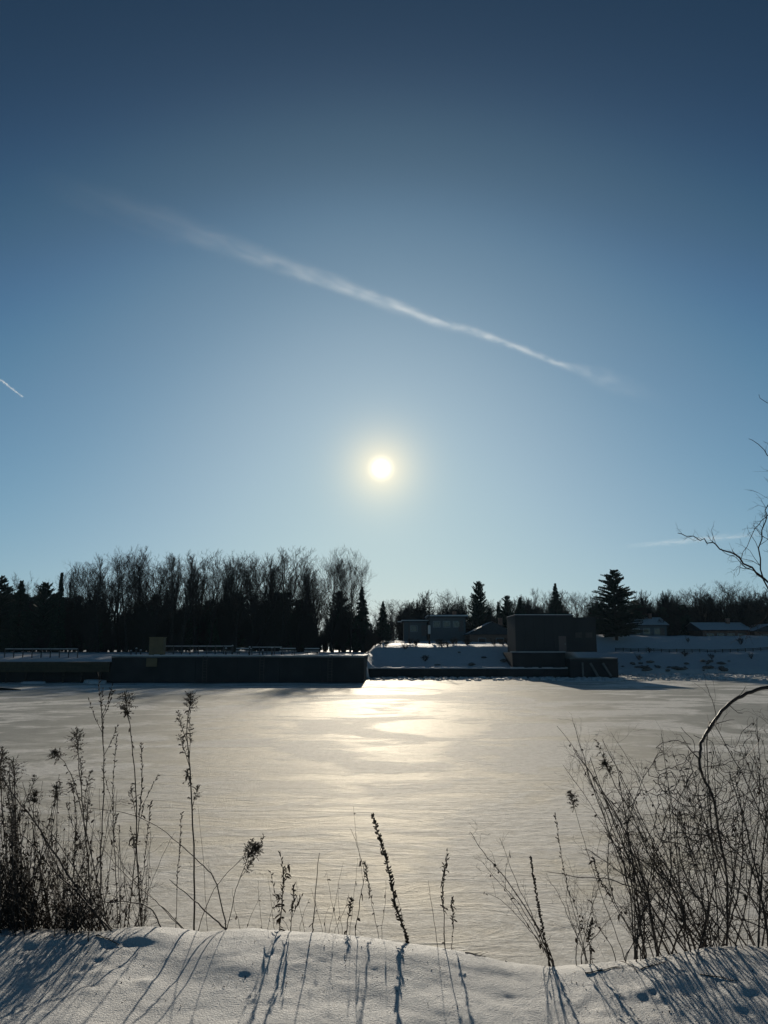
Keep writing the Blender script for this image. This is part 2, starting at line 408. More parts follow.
def conifer(seed, h, base_r, shape, droop, gap=0.0, irregular=0.0):
    rg = random.Random(seed); tb = MB(); cb = MB()
    tb.tube([(0, 0, -.4), (.02 * h * rg.uniform(-.3, .3), 0, h * .5), (0, 0, h * .985)], [h * .016 + .05, h * .011 + .03, .015], 7, False)
    z = h * .06
    while z < h * .99:
        f = z / h
        env = base_r * (1 - f) ** shape * (1 - .55 * max(0, .16 - f) / .16)
        nb = int(6 + 7 * (1 - f))
        for j in range(nb):
            if rg.random() < gap: continue
            a = rg.uniform(0, 2 * math.pi); ln = max(.16, env * rg.uniform(.72 - irregular, 1.10 + irregular)); 
            d = Vector((math.cos(a), math.sin(a), rg.uniform(.0, .25) + .45 * f)); p0 = Vector((0, 0, z + rg.uniform(-.1, .1)))
            pts = [p0 + d * (ln * t) + Vector((0, 0, -droop * ln * t * t)) for t in (0, .33, .66, 1)]
            cb.tube(pts, [.028, .02, .012, .005], 3, False)
            side = Vector((-math.sin(a), math.cos(a), 0))
            ns = max(5, int(ln * 9))
            for q in range(ns):
                t = (q + rg.random()) / ns; t = .12 + .88 * t; i = min(2, int(t * 3)); c = pts[i].lerp(pts[i + 1], t * 3 - i)
                for sgn in (-1, 1):
                    l = (.16 + .30 * ln * (1 - t) * .55) * rg.uniform(.6, 1.3)
                    tip = c + side * (sgn * l * .8) + d.normalized() * (l * .65) + Vector((0, 0, rg.uniform(-.22, .05) * (1 + droop)))
                    wv = (d.normalized() * .09 + Vector((0, 0, .07))) * rg.uniform(.7, 1.5)
                    cb.tri(c - wv, c + wv, tip)
                    cb.tri(c + side * .05 * sgn, tip * .6 + c * .4 + Vector((0, 0, -.16 * rg.random() - .03)), tip)
        z += h * .017 + .08 * rg.random() * (1 - f) + .03
    return tb.mesh('conifer_trunk', M['bark'], True), cb.mesh('conifer_crown', M['needle'])
BARE = [bare_tree(11, 14, .75, 13, .30, 1.5), bare_tree(12, 14, .85, 12, .28, 1.2), bare_tree(13, 14, .62, 14, .34, 1.8),
        bare_tree(14, 13, 1.0, 12, .26, 1.0), bare_tree(15, 12, 1.0, 9, .2, 1.0, .85, multi=2), bare_tree(16, 14, .55, 13, .4, 2.0)]
BIG = bare_tree(21, 14, 1.0, 17, .2, 1.1, 1.2)
SHRUB = [bare_tree(31, 4, 1.0, 8, .1, 1.2, .85, .010, multi=4), bare_tree(32, 3.5, 1.15, 8, .1, 1.0, .85, .010, multi=4)]
BAREH = [14, 14, 14, 13, 12, 14]
SPRUCE = conifer(41, 10, 2.6, .85, .35, .05, .1); SPRUCE2 = conifer(42, 10, 1.5, .8, .25)
CEDAR = conifer(43, 9, 2.3, .45, -.1, .15, .25); PINE = conifer(47, 12, 4.1, .58, .10, .04, .30)
THICK = [bare_tree(33, 8, .9, 11, .12, 1.4, .95, .020, multi=4), bare_tree(34, 7, 1.0, 10, .1, 1.2, .95, .020, multi=5)]
def place(name, proto, ph, X, Y, top_z, label, cat, group=None, wid=1.0, rz=None):
    z0 = hf1(X, Y); s = max(.3, (top_z - z0) / ph)
    e = empty(name, (X, Y, z0 - .02), rnd.uniform(0, 6.28) if rz is None else rz); e.scale = (s * wid, s * wid, s)
    link('trunk', proto[0], e); link('crown', proto[1], e)
    return tag(e, label, cat, group)
def tree_px(name, proto, ph, px, py, Y, label, cat, group=None, wid=1.0, rz=None):
    p = at(px, py, Y); return place(name, proto, ph, p.x, Y, p.z, label, cat, group, wid, rz)

ORD = 'first second third fourth fifth sixth seventh eighth ninth tenth eleventh twelfth thirteenth fourteenth fifteenth sixteenth seventeenth eighteenth nineteenth twentieth'.split()
def wood_px(name, proto, ph, px, py, Y, *a): return tree_px(name, proto, ph, px, py, Y + 38, *a)      # the wood stands well back from the pier
# --- the wood on the left: tops read off the skyline
G_LEFT = 'bare trees along the skyline of the left wood'
left_tops = [(4, 588, 118), (26, 569, 132), (40, 583, 118), (76, 560, 108), (88, 556, 112), (103, 553, 106), (118, 551, 114), (133, 544, 108), (146, 544, 112), (160, 549, 107),
             (174, 552, 113), (186, 550, 106), (199, 554, 111), (213, 548, 109), (226, 556, 114), (240, 551, 107), (254, 548, 110), (268, 553, 113), (284, 547, 108), (298, 557, 112), (307, 558, 116), (316, 562, 110)]
for i, (px, py, Y) in enumerate(left_tops):
    k = i % 6
    lab = {0: 'bare tree at the left picture edge behind dark conifers', 1: 'pale bare tree top rising behind conifers at far left',
           2: 'bare tree just left of the pointed spruce'}.get(i, ORD[max(0, i - 3)] + ' tall bare tree right of the slim pointed spruce in the wood skyline')
    wood_px('bare_tree', BARE[k], BAREH[k], px, py, Y, lab, 'tree', None if i < 3 else G_LEFT, rnd.uniform(1.0, 1.3))
wood_px('bare_tree', BIG, 14, 333, 544, 104, 'broad leafless tree with rounded crown at right end of the wood, left half', 'tree', None, .78, 1.0)
wood_px('bare_tree', BIG, 14, 351, 545, 107, 'broad leafless tree with rounded crown at right end of the wood, outermost', 'tree', None, .78, 3.1)
for i in range(50):
    Y = rnd.uniform(112, 165); px = rnd.uniform(66, 366); py = rnd.uniform(562, 602); k = rnd.randrange(6)
    wood_px('bare_tree', BARE[k], BAREH[k], px, py, Y, 'leafless tree standing deep inside the dark wood behind the pier', 'tree', 'bare trees deep in the left wood', rnd.uniform(.8, 1.2))
for i in range(16):
    q = left_tops[3 + i % 16]; px = q[0] + rnd.uniform(-8, 8); py = q[1] + rnd.uniform(0, 9); Y = q[2] + rnd.uniform(1, 7); k = rnd.randrange(6)
    wood_px('bare_tree', BARE[k], BAREH[k], px, py, Y, 'leafless tree filling a gap just behind the skyline row of the wood', 'tree', 'bare trees just behind the skyline row', rnd.uniform(.9, 1.25))
for i in range(16):
    Y = rnd.uniform(112, 160); px = rnd.uniform(-25, 66); py = rnd.uniform(585, 606); k = rnd.randrange(6)
    wood_px('bare_tree', BARE[k], BAREH[k], px, py, Y, 'leafless tree among the dark conifers at far left', 'tree', 'bare trees among the far left conifers', rnd.uniform(.8, 1.2))
for px, py, Y, pr, ph, wd, lab in [
        (62, 573, 104, SPRUCE2, 10, .75, 'slim pointed spruce left of the tall bare trees'),
        (22, 580, 102, SPRUCE, 10, 1.0, 'broad dark spruce near the left edge'),
        (3, 576, 106, PINE, 12, .8, 'ragged dark pine at the left picture edge'),
        (46, 583, 107, CEDAR, 9, 1.0, 'dark cedar between the broad spruce and the slim spruce'),
        (383, 601, 112, SPRUCE, 10, .95, 'small pointed spruce just right of the big bare tree'),
        (362, 586, 110, SPRUCE, 10, .8, 'dark spruce in front of the rounded bare crown'),
        (340, 592, 112, CEDAR, 9, 1.0, 'dark cedar beneath the rounded bare crown')]:
    wood_px('spruce' if 'spruce' in lab else ('pine' if 'pine' in lab else 'cedar'), pr, ph, px, py, Y, lab, 'tree', None, wd)
for i in range(60):
    Y = rnd.uniform(110, 150); px = rnd.uniform(-20, 378) if i > 14 else rnd.uniform(-20, 70)
    py = rnd.uniform(592, 618) + (6 if px > 290 else 0); pr, ph = rnd.choice([(CEDAR, 9), (SPRUCE, 10), (CEDAR, 9)])
    wood_px('cedar', pr, ph, px, py, Y, 'dark evergreen filling the lower wood behind the pier', 'tree', 'dark evergreens low in the left wood', rnd.uniform(1.0, 1.5))
for i in range(95):
    Y = rnd.uniform(106, 140); px = rnd.uniform(-20, 372); py = rnd.uniform(592, 618) + (8 if px > 300 else 0); k = rnd.randrange(2)
    wood_px('bare_sapling', THICK[k], (8, 7)[k], px, py, Y, 'leafless many-stemmed sapling filling the dark wood behind the pier', 'sapling', 'saplings filling the left wood', rnd.uniform(.9, 1.3))
for i in range(46):
    Y = rnd.uniform(104, 125); px = rnd.uniform(-15, 392); py = rnd.uniform(617, 632); k = rnd.randrange(2)
    wood_px('bare_shrub', SHRUB[k], (4, 3.5)[k], px, py, Y, 'leafless thicket shrub at the foot of the left wood', 'shrub', 'shrubs at the foot of the left wood', rnd.uniform(.9, 1.5))
# --- right of the gap
right_tops = [(412, 603, 200, 3), (427, 600, 190, 4), (446, 588, 172, 3), (456, 587, 176, 1), (467, 592, 172, 3), (492, 600, 180, 4), (536, 586, 176, 0), (546, 588, 182, 3), (570, 590, 180, 3), (582, 589, 184, 4), (590, 594, 176, 3),
              (642, 604, 178, 4), (655, 594, 176, 3), (668, 589, 172, 4), (682, 587, 176, 3), (694, 585, 170, 4), (708, 592, 176, 3), (722, 580, 168, 3), (735, 577, 172, 4), (747, 586, 166, 3), (760, 590, 170, 4), (775, 588, 172, 3)]
cnt = {}
for i, (px, py, Y, k) in enumerate(right_tops):
    z = 'left of the block building' if px < 500 else ('behind the block building' if px < 600 else 'behind the snow slope on the right')
    tree_px('bare_tree', BARE[k], BAREH[k], px, py, Y, ORD[cnt.setdefault(z, 0)] + ' bare skyline tree from the left ' + z, 'tree', 'bare skyline trees ' + z, rnd.uniform(1.0, 1.35)); cnt[z] += 1
for i in range(70):
    Y = rnd.uniform(178, 235); px = rnd.uniform(375, 800); py = rnd.uniform(596, 614); k = rnd.randrange(6)
    tree_px('bare_tree', BARE[k], BAREH[k], px, py, Y, 'leafless tree in the distant row across the river, right of the wood', 'tree', 'distant bare trees right of the wood', rnd.uniform(1.0, 1.5))
for px, py, Y, pr, ph, wd, nm, lab in [
        (478, 582, 160, CEDAR, 9, .8, 'evergreen', 'round-topped dark evergreen right of the flat-roofed house'),
        (507, 596, 158, CEDAR, 9, .9, 'evergreen', 'dark evergreen left of the block building'),
        (520, 597, 162, SPRUCE, 10, 1.1, 'evergreen', 'dark evergreen directly above the left corner of the block building'),
        (498, 602, 166, SPRUCE2, 10, 1.0, 'evergreen', 'thin dark evergreen behind the snowy slanted roof'),
        (555, 583, 160, SPRUCE, 10, .9, 'spruce', 'pointed spruce rising behind the block building'),
        (613, 570, 140, PINE, 12, 1.18, 'pine', 'large dark pine with ragged crown right of the block building'),
        (634, 600, 165, PINE, 12, .9, 'pine', 'smaller ragged pine touching the large dark pine')]:
    tree_px(nm, pr, ph, px, py, Y, lab, 'tree', None, wd)
for i in range(60):
    px = rnd.choice([rnd.uniform(378, 600), rnd.uniform(600, 790), rnd.uniform(640, 790)]); Y = rnd.uniform(166, 200); py = rnd.uniform(600, 616); k = rnd.randrange(2)
    tree_px('bare_sapling', THICK[k], (8, 7)[k], px, py, Y, 'leafless many-stemmed sapling in the distant row on the right', 'sapling', 'saplings in the distant right row', rnd.uniform(1.0, 1.5))
for i in range(46):
    px = rnd.uniform(636, 790) if i > 8 else rnd.uniform(395, 600); Y = rnd.uniform(162, 180); py = rnd.uniform(588, 604); k = rnd.randrange(2)
    tree_px('bare_sapling', THICK[k], (8, 7)[k], px, py, Y, 'leafless bushy tree in the dark row behind the houses on the right', 'tree', 'bushy bare trees behind the right houses', rnd.uniform(.8, 1.1))
for i in range(34):
    px = rnd.choice([rnd.uniform(480, 600), rnd.uniform(600, 790), rnd.uniform(640, 790)]); Y = rnd.uniform(164, 190); py = rnd.uniform(604, 619)
    tree_px('evergreen', CEDAR, 9, px, py, Y, 'low dark evergreen under the distant bare trees on the right', 'tree', 'low evergreens on the right shore', rnd.uniform(1.0, 1.8))
for i in range(34):
    px = rnd.choice([rnd.uniform(395, 520), rnd.uniform(630, 790), rnd.uniform(640, 790)]); Y = rnd.uniform(157, 172); py = rnd.uniform(610, 622); k = rnd.randrange(2)
    tree_px('bare_shrub', SHRUB[k], (4, 3.5)[k], px, py, Y, 'leafless hedge shrub near the houses across the river', 'shrub', 'hedge shrubs near the far houses', rnd.uniform(1.0, 1.6))
# shrubs low on the snow slopes
for i, (px, py, Y) in enumerate([(688, 638, 140), (740, 636, 138), (650, 657, 131), (685, 660, 129), (640, 664, 126), (712, 664, 127), (752, 662, 127), (500, 648, 120), (508, 652, 116), (425, 655, 108), (516, 645, 122)] + [(366, 646, 116), (370, 643, 118), (375, 645, 117), (380, 640, 119), (368, 650, 113), (386, 646, 114)] + [(rnd.uniform(372, 510), rnd.uniform(640, 649), rnd.uniform(113, 119)) for _ in range(16)]):
    tree_px('bare_shrub', SHRUB[i % 2], (4, 3.5)[i % 2], px, py, Y, 'low dark bush on the snowy slope of the far shore', 'shrub', 'bushes on the far snow slope', rnd.uniform(1.2, 2.2))
# a far wood that reads as one mass
dw = MB(); rg = random.Random(5)
for i in range(5200):
    px = rg.uniform(-60, 830); Y = rg.uniform(240, 330); p = at(px, 640, Y); z0 = hf1(p.x, Y); hh = rg.uniform(4, 13) * (.7 + .3 * math.sin(px * .05) * math.sin(px * .021 + 1))
    x = p.x; dw.tube([(x, Y, z0 - .3), (x + rg.uniform(-.5, .5), Y, z0 + hh * .6), (x + rg.uniform(-1.4, 1.4), Y, z0 + hh)], [.11, .07, .03], 3, False)
    for q in range(3):
        zb = z0 + hh * rg.uniform(.3, .8); a = rg.choice((-1, 1))
        dw.tube([(x, Y, zb), (x + a * rg.uniform(.5, 1.6), Y + rg.uniform(-1, 1), zb + rg.uniform(.8, 2.4))], [.05, .02], 3, False)
tag(dw.build('distant_wood', M['bark']), 'distant mass of leafless wood on the horizon', 'wood', kind='stuff')

# ================================================================ STRUCTURES ON THE FAR SHORE
# --- long concrete pier wall
xl, xr = at(110, 683, 85.8).x, at(364, 683, 85.8).x; PT = 2.86
e = empty('pier_wall', ((xl + xr) / 2, 85.8, 0))
tag(e, 'long dark concrete pier wall with snow on top, left of centre', 'pier')
wd = (xr - xl) / 6
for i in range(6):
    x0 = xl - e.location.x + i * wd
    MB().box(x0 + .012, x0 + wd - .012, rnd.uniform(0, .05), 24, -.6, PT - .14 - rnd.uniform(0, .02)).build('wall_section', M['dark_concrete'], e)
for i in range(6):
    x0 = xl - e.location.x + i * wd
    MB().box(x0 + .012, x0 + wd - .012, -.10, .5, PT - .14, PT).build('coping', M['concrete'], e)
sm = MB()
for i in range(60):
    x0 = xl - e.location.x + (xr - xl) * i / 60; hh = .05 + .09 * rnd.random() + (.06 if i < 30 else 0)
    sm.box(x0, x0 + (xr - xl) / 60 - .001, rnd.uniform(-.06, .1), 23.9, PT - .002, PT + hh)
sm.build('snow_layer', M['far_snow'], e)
for px in (205, 262, 330):
    lx = at(px, 670, 85.8).x - e.location.x
    lad = MB()
    for sx in (-.22, .22): lad.box(lx + sx - .03, lx + sx + .03, -.2, -.13, .1, PT + .05)
    for q in range(8): lad.box(lx - .21, lx + .21, -.19, -.15, .3 + q * .3, .34 + q * .3)
    lad.build('ladder', M['steel'], e)
# snow-dusted ice shelf lumps along the pier foot
def slab(name, px0, px1, py, Y, depth, hgt, m, label, cat, group=None, kind=None):
    a = at(px0, py, Y).x; b = at(px1, py, Y).x; n = 10; mb = MB(); rg = random.Random(int(px0 * 7 + py))
    c = empty(name, ((a + b) / 2, Y, 0)) if False else None
    ring = []
    for i in range(n * 2):
        t = 2 * math.pi * i / (n * 2); k = rg.uniform(.75, 1.1)
        ring.append(((b - a) / 2 * math.cos(t) * k, depth / 2 * math.sin(t) * k))
    v0 = [(x, y, -.05) for x, y in ring]; v1 = [(x * .93, y * .9, hgt * rg.uniform(.8, 1.1)) for x, y in ring]
    mb.v = v0 + v1 + [(0, 0, hgt * 1.15)]; m_ = len(ring)
    for i in range(m_):
        j = (i + 1) % m_; mb.f += [(i, j, m_ + j, m_ + i), (m_ + i, m_ + j, 2 * m_)]
    o = mb.build(name, m, None, True, ((a + b) / 2, Y, 0)); return tag(o, label, cat, group)
slab('ice_shelf', 20, 48, 679.5, 84.5, 2.0, .20, M['far_snow'], 'thin snowy ice slab on the ice at far left below the dark dock', 'ice slab')
slab('ice_shelf', 88, 106, 679, 84.0, 1.6, .32, M['far_snow'], 'thick snowy ice slab beside the left end of the pier wall', 'ice slab')
slab('snow_ledge', 84, 107, 670, 85.2, 1.0, .35, M['far_snow'], 'snowy ledge between the dock and the pier wall', 'ledge')
# --- timber dock at the left
e = empty('timber_dock', (at(50, 670, 88).x, 86.2, 0)); tag(e, 'low olive timber dock along the left shore', 'dock')
x0 = at(-60, 670, 86.2).x - e.location.x; x1 = xl - .3 - e.location.x
for i in range(3): MB().box(x0, x1, -.02 * i, .18, 1.15 + i * .36, 1.48 + i * .36).build('fender_plank', M['timber'], e)
MB().box(x0, x1, .2, 3, 1.92, 2.24).build('deck', M['timber'], e)
MB().box(x0, x1, 1.4, 1.6, -.3, 1.9).build('back_wall', M['dark_concrete'], e)
for i in range(9):
    xx = x0 + (x1 - x0) * (i + .5) / 9; MB().tube([(xx, .35, -.4), (xx, .35, 1.9)], .15, 8).build('pile', M['bark'], e)
# dark timber half sunk in the ice at the left edge
a = at(-40, 691, 68); b = at(21, 688.5, 70)
o = MB().tube([(a.x, a.y, .05), ((a.x + b.x) / 2, 69, .12), (b.x, b.y, .02)], [.28, .22, .05], 8).build('drift_log', M['bark'], None, True)
tag(o, 'dark log frozen into the ice at the left picture edge', 'log')
# --- tan cabinet on the pier edge
c0, c1 = at(148.5, 650, 86.3), at(163, 650, 86.3); zt = at(155, 637, 86.3).z
e = empty('service_cabinet', ((c0.x + c1.x) / 2, 86.9, PT)); hw = (c1.x - c0.x) / 2; tag(e, 'tan painted cabinet standing on the left part of the pier wall', 'cabinet')
MB().box(-hw, hw, -.45, .45, .0, zt - PT - .08).build('body', M['tan'], e)
MB().box(-hw - .06, hw + .06, -.51, .51, zt - PT - .08, zt - PT).build('lid', M['tan'], e)
for s in (-1, 1): MB().box(s * hw * .5 - hw * .46, s * hw * .5 + hw * .46, -.475, -.452, .12, zt - PT - .2).build('door', M['tan'], e)
o = MB().box(-.62, .55, -.09, -.0, -.45, .45).build('gauge_board', M['tan'], None, False, ((c0.x + c1.x) / 2 - .15, 85.68, 2.2)); tag(o, 'tan board fixed to the pier face under the cabinet', 'board')
# --- railings and picnic tables on the pier
def railing(px0, px1, Y, z0, hgt, label, n):
    a = at(px0, 650, Y).x; b = at(px1, 650, Y).x; e = empty('railing', ((a + b) / 2, Y, z0)); tag(e, label, 'railing')
    for i in range(n):
        x = a + (b - a) * i / (n - 1) - e.location.x; MB().box(x - .05, x + .05, -.05, .05, -.1, hgt).build('post', M['steel'], e)
    for k in (.5, .98):
        r_ = MB().box(a - e.location.x, b - e.location.x, -.03, .03, hgt * k - .05, hgt * k).build('rail', M['galv'], e)
    MB().box(a - e.location.x, b - e.location.x, -.05, .05, hgt * .98, hgt * .98 + .05).build('snow_layer', M['far_snow'], r_)
railing(165, 232, 90, PT, 1.15, 'snow-topped railing right of the tan cabinet', 9)
railing(252, 282, 93, PT, 1.05, 'short snow-topped railing near the middle of the pier', 5)
railing(5, 78, 97, hf1(-42, 97), 1.1, 'snow-topped railing on the left shore above the dock', 9)
def picnic(px, Y, label):
    x = at(px, 650, Y).x; z = hf1(x, Y) if Y > 109 else PT + .08
    e = empty('picnic_table', (x, Y, z), rnd.uniform(-.3, .3)); tag(e, label, 'table')
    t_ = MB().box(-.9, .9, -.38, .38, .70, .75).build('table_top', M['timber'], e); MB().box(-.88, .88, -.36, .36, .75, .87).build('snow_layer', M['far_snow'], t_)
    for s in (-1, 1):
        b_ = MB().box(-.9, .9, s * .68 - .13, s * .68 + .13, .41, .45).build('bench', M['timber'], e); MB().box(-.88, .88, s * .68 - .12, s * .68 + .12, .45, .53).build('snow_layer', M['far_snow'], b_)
        MB().tube([(s * .65, -.72, 0), (s * .65, -.25, .7)], .045, 4).tube([(s * .65, .72, 0), (s * .65, .25, .7)], .045, 4).box(s * .65 - .03, s * .65 + .03, -.78, .78, .36, .41).build('leg_frame', M['timber'], e)
picnic(244, 96, 'snowy picnic table under the wood, left one of three'); picnic(288, 95, 'snowy picnic table under the wood, middle one of three'); picnic(312, 99, 'snowy picnic table under the wood, right one of three')
for i, (px, hh) in enumerate([(226, 1.2), (232, 1.6), (249, 1.4), (262, .9), (271, 1.3), (138, .9), (133, 1.2), (127, .8)]):
    x = at(px, 650, 88).x; e = empty('mooring_post', (x, 88 + .2 * i, PT)); tag(e, 'short mooring post with snow cap on the pier', 'post', 'snow-capped mooring posts on the pier')
    MB().tube([(0, 0, -.05), (0, 0, hh * .7)], .09, 8).build('shaft', M['steel'], e); MB().tube([(0, 0, hh * .7), (0, 0, hh * .7 + .07), (0, 0, hh * .7 + .13)], [.12, .11, .03], 8).build('snow_cap', M['far_snow'], e)
# --- low retaining wall between pier and block building
xa, xb = xr + .15, at(605, 677, 102).x
e = empty('retaining_wall', ((xa + xb) / 2, 102, 0)); tag(e, 'low dark retaining wall with bright snow edge right of the pier', 'wall'); n = 8
for i in range(n):
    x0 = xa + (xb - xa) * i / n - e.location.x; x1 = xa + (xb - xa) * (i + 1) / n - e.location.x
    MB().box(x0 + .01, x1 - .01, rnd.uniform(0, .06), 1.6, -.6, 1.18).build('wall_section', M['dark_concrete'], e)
sm = MB()
for i in range(50):
    x0 = xa + (xb - xa) * i / 50 - e.location.x; sm.box(x0, x0 + (xb - xa) / 50 - .001, rnd.uniform(-.08, .04), 1.9, 1.178, 1.26 + .13 * rnd.random())
sm.build('snow_layer', M['far_snow'], e)
# --- block building on its own pier
def px_rect(px0, px1, Y): return at(px0, 650, Y).x, at(px1, 650, Y).x
bx0, bx1 = px_rect(516, 574, 104.5); by = 104.5; zb = at(540, 652, by).z; zt = at(540, 616, by).z
e = empty('block_building', ((bx0 + bx1) / 2, by, zb)); hw = (bx1 - bx0) / 2; hh = zt - zb; tag(e, 'windowless grey block building by the water right of centre', 'building')
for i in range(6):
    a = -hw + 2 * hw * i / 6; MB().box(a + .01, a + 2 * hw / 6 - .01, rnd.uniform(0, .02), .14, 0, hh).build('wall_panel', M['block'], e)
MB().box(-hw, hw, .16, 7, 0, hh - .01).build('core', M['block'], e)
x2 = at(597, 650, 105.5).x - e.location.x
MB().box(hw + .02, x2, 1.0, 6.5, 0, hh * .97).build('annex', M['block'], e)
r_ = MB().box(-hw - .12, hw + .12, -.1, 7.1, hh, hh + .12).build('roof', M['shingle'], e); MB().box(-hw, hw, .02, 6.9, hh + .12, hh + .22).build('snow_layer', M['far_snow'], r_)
d_ = MB().box(hw - 2.0, hw - 1.0, -.05, -.005, .05, 2.1).build('door', M['door'], e); MB().box(hw - 1.2, hw - 1.1, -.09, -.052, 1.0, 1.1).build('handle', M['galv'], d_)
for k in range(2):
    a = hw + .5 + k * 1.4; MB().box(a, a + .9, .95, .985, 1.9, 2.6).build('louvre', M['steel'], e)
px0, px1 = px_rect(512, 612, 103)
e = empty('concrete_base', ((px0 + px1) / 2, 102.9, 0)); hw = (px1 - px0) / 2; tag(e, 'dark concrete base below the block building at the water', 'base')
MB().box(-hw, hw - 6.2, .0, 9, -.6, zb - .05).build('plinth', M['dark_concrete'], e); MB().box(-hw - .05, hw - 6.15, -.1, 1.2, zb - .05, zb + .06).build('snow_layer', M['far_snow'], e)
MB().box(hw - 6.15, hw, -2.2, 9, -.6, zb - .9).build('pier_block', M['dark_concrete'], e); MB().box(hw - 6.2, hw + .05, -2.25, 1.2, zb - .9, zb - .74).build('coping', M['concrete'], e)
for (a, b, c, d, t) in [(-3.6, 1.9, -2.7, .25, .16), (-2.0, 1.9, -1.0, .25, .16), (-4.6, 2.0, -4.6, .2, .12)]:
    MB().tube([(hw + a, -2.4, b), (hw + c, -2.4, d)], t, 6).build('brace', M['concrete'], e)
# gate machinery beam left of the braces
# --- houses
def house(name, px0, px1, py_eave, py_top, Y, depth, roof, label, wall='siding', windows=3, chimney=True):
    x0, x1 = px_rect(px0, px1, Y); z0 = min(hf1(x0, Y), hf1(x1, Y)) - .25; ze = at(px0, py_eave, Y).z; zt = at(px0, py_top, Y).z
    e = empty(name, ((x0 + x1) / 2, Y, z0)); tag(e, label, 'house'); hw = (x1 - x0) / 2; he = ze - z0; ht = max(zt - z0, he + .3)
    MB().box(-hw, hw, 0, depth, 0, he).build('wall', M[wall], e)
    if roof == 'flat':
        r_ = MB().box(-hw - .5, hw + .5, -.6, depth + .5, he, he + .22).build('roof', M['shingle'], e)
        MB().box(-hw - .45, hw + .45, -.55, depth + .45, he + .22, ht).build('snow_layer', M['far_snow'], r_)
    elif roof == 'ridge':
        m_ = MB(); o_ = .5
        m_.v = [(-hw - o_, -o_, he - .1), (hw + o_, -o_, he - .1), (hw + o_, depth + o_, he - .1), (-hw - o_, depth + o_, he - .1), (-hw - o_, depth / 2, ht), (hw + o_, depth / 2, ht)]
        m_.f = [(0, 1, 5, 4), (2, 3, 4, 5), (0, 4, 3), (1, 2, 5), (3, 2, 1, 0)]; r_ = m_.build('roof', M['shingle'], e)
        s_ = MB(); s_.v = [(x * .99, y, z + .10) for x, y, z in m_.v]; s_.f = [(0, 1, 5, 4), (2, 3, 4, 5)]; s_.build('snow_layer', M['far_snow'], r_)
    else:
        m_ = MB(); o_ = .5
        m_.v = [(-hw - o_, -o_, he - .1), (hw + o_, -o_, he - .1), (hw + o_, depth + o_, he - .1), (-hw - o_, depth + o_, he - .1), (0, -o_, ht), (0, depth + o_, ht)]
        m_.f = [(0, 4, 5, 3), (4, 1, 2, 5), (0, 1, 4), (2, 3, 5), (3, 2, 1, 0)]; r_ = m_.build('roof', M['shingle'], e)
        s_ = MB(); s_.v = [(x, y, z + .10) for x, y, z in m_.v]; s_.f = [(0, 4, 5, 3), (4, 1, 2, 5)]; s_.build('snow_layer', M['far_snow'], r_)
    if chimney:
        MB().box(hw * .4, hw * .4 + .7, depth * .4, depth * .4 + .7, he, ht + .9).build('chimney', M['brick'], r_)
    for i in range(windows):
        x = -hw + 2 * hw * (i + .7) / (windows + .6)
        f_ = MB().box(x - .7, x + .7, -.05, -.004, he - 1.9, he - .7).build('window', M['trim'], e); MB().box(x - .6, x + .6, -.07, -.052, he - 1.8, he - .8).build('pane', M['glass'], f_)
    x = hw * .75; d_ = MB().box(x - .5, x + .5, -.05, -.004, max(.2, he - 2.7), he - .6).build('door', M['door'], e); MB().box(x + .3, x + .4, -.09, -.052, he - 1.7, he - 1.6).build('handle', M['galv'], d_)
    return e
house('flat_roof_house', 430, 466, 617.5, 615, 150, 9, 'flat', 'flat-roofed house with snowy roof left of the round evergreen', 'siding', 3)
house('garage', 404, 427, 622, 620, 152, 7, 'flat', 'low flat-roofed garage beside the flat-roofed house', 'siding', 1, False)
house('cottage', 470, 516, 634, 622, 142, 8, 'gable', 'low cottage with snowy slanted roof left of the block building', 'brick', 2)
house('gabled_house', 630, 668, 625, 617, 158, 9, 'ridge', 'small grey house with snowy roof right of the large pine', 'siding', 3)
house('dark_house', 704, 752, 630, 622, 156, 10, 'ridge', 'long dark house behind the snow slope on the right', 'brick', 4)
house('dark_house', 756, 792, 631, 624, 154, 9, 'gable', 'dark house at the right picture edge behind the slope', 'brick', 2)
# --- lamp posts
def lamp(px, py, Y, arm, label):
    p = at(px, py, Y); z0 = hf1(p.x, Y); e = empty('lamp_post', (p.x, Y, z0)); hh = p.z - z0; tag(e, label, 'lamp post')
    MB().tube([(0, 0, -.2), (0, 0, hh)], [.12, .07], 8).build('pole', M['steel'], e)
    MB().tube([(0, 0, hh - .1), (arm * .5, 0, hh + .15), (arm, 0, hh + .1)], .05, 6).build('arm', M['steel'], e)
    MB().box(arm - .35, arm + .35, -.15, .15, hh - .02, hh + .12).build('lamp_head', M['galv'], e)
    return e, hh
lamp(409, 622, 132, -1.6, 'street lamp with short arm in front of the garage')
p = at(429, 603, 128); z0 = hf1(p.x, 128); e = empty('utility_pole', (p.x, 128, z0)); tag(e, 'thin utility pole left of the flat-roofed house', 'pole')
MB().tube([(0, 0, -.3), (0, 0, p.z - z0)], [.14, .09], 8).build('shaft', M['bark'], e); MB().box(-.9, .9, -.06, .06, p.z - z0 - .8, p.z - z0 - .68).build('crossarm', M['timber'], e); MB().box(-.25, .2, -.3, -.1, 1.6, 3.0).build('meter_box', M['galv'], e)
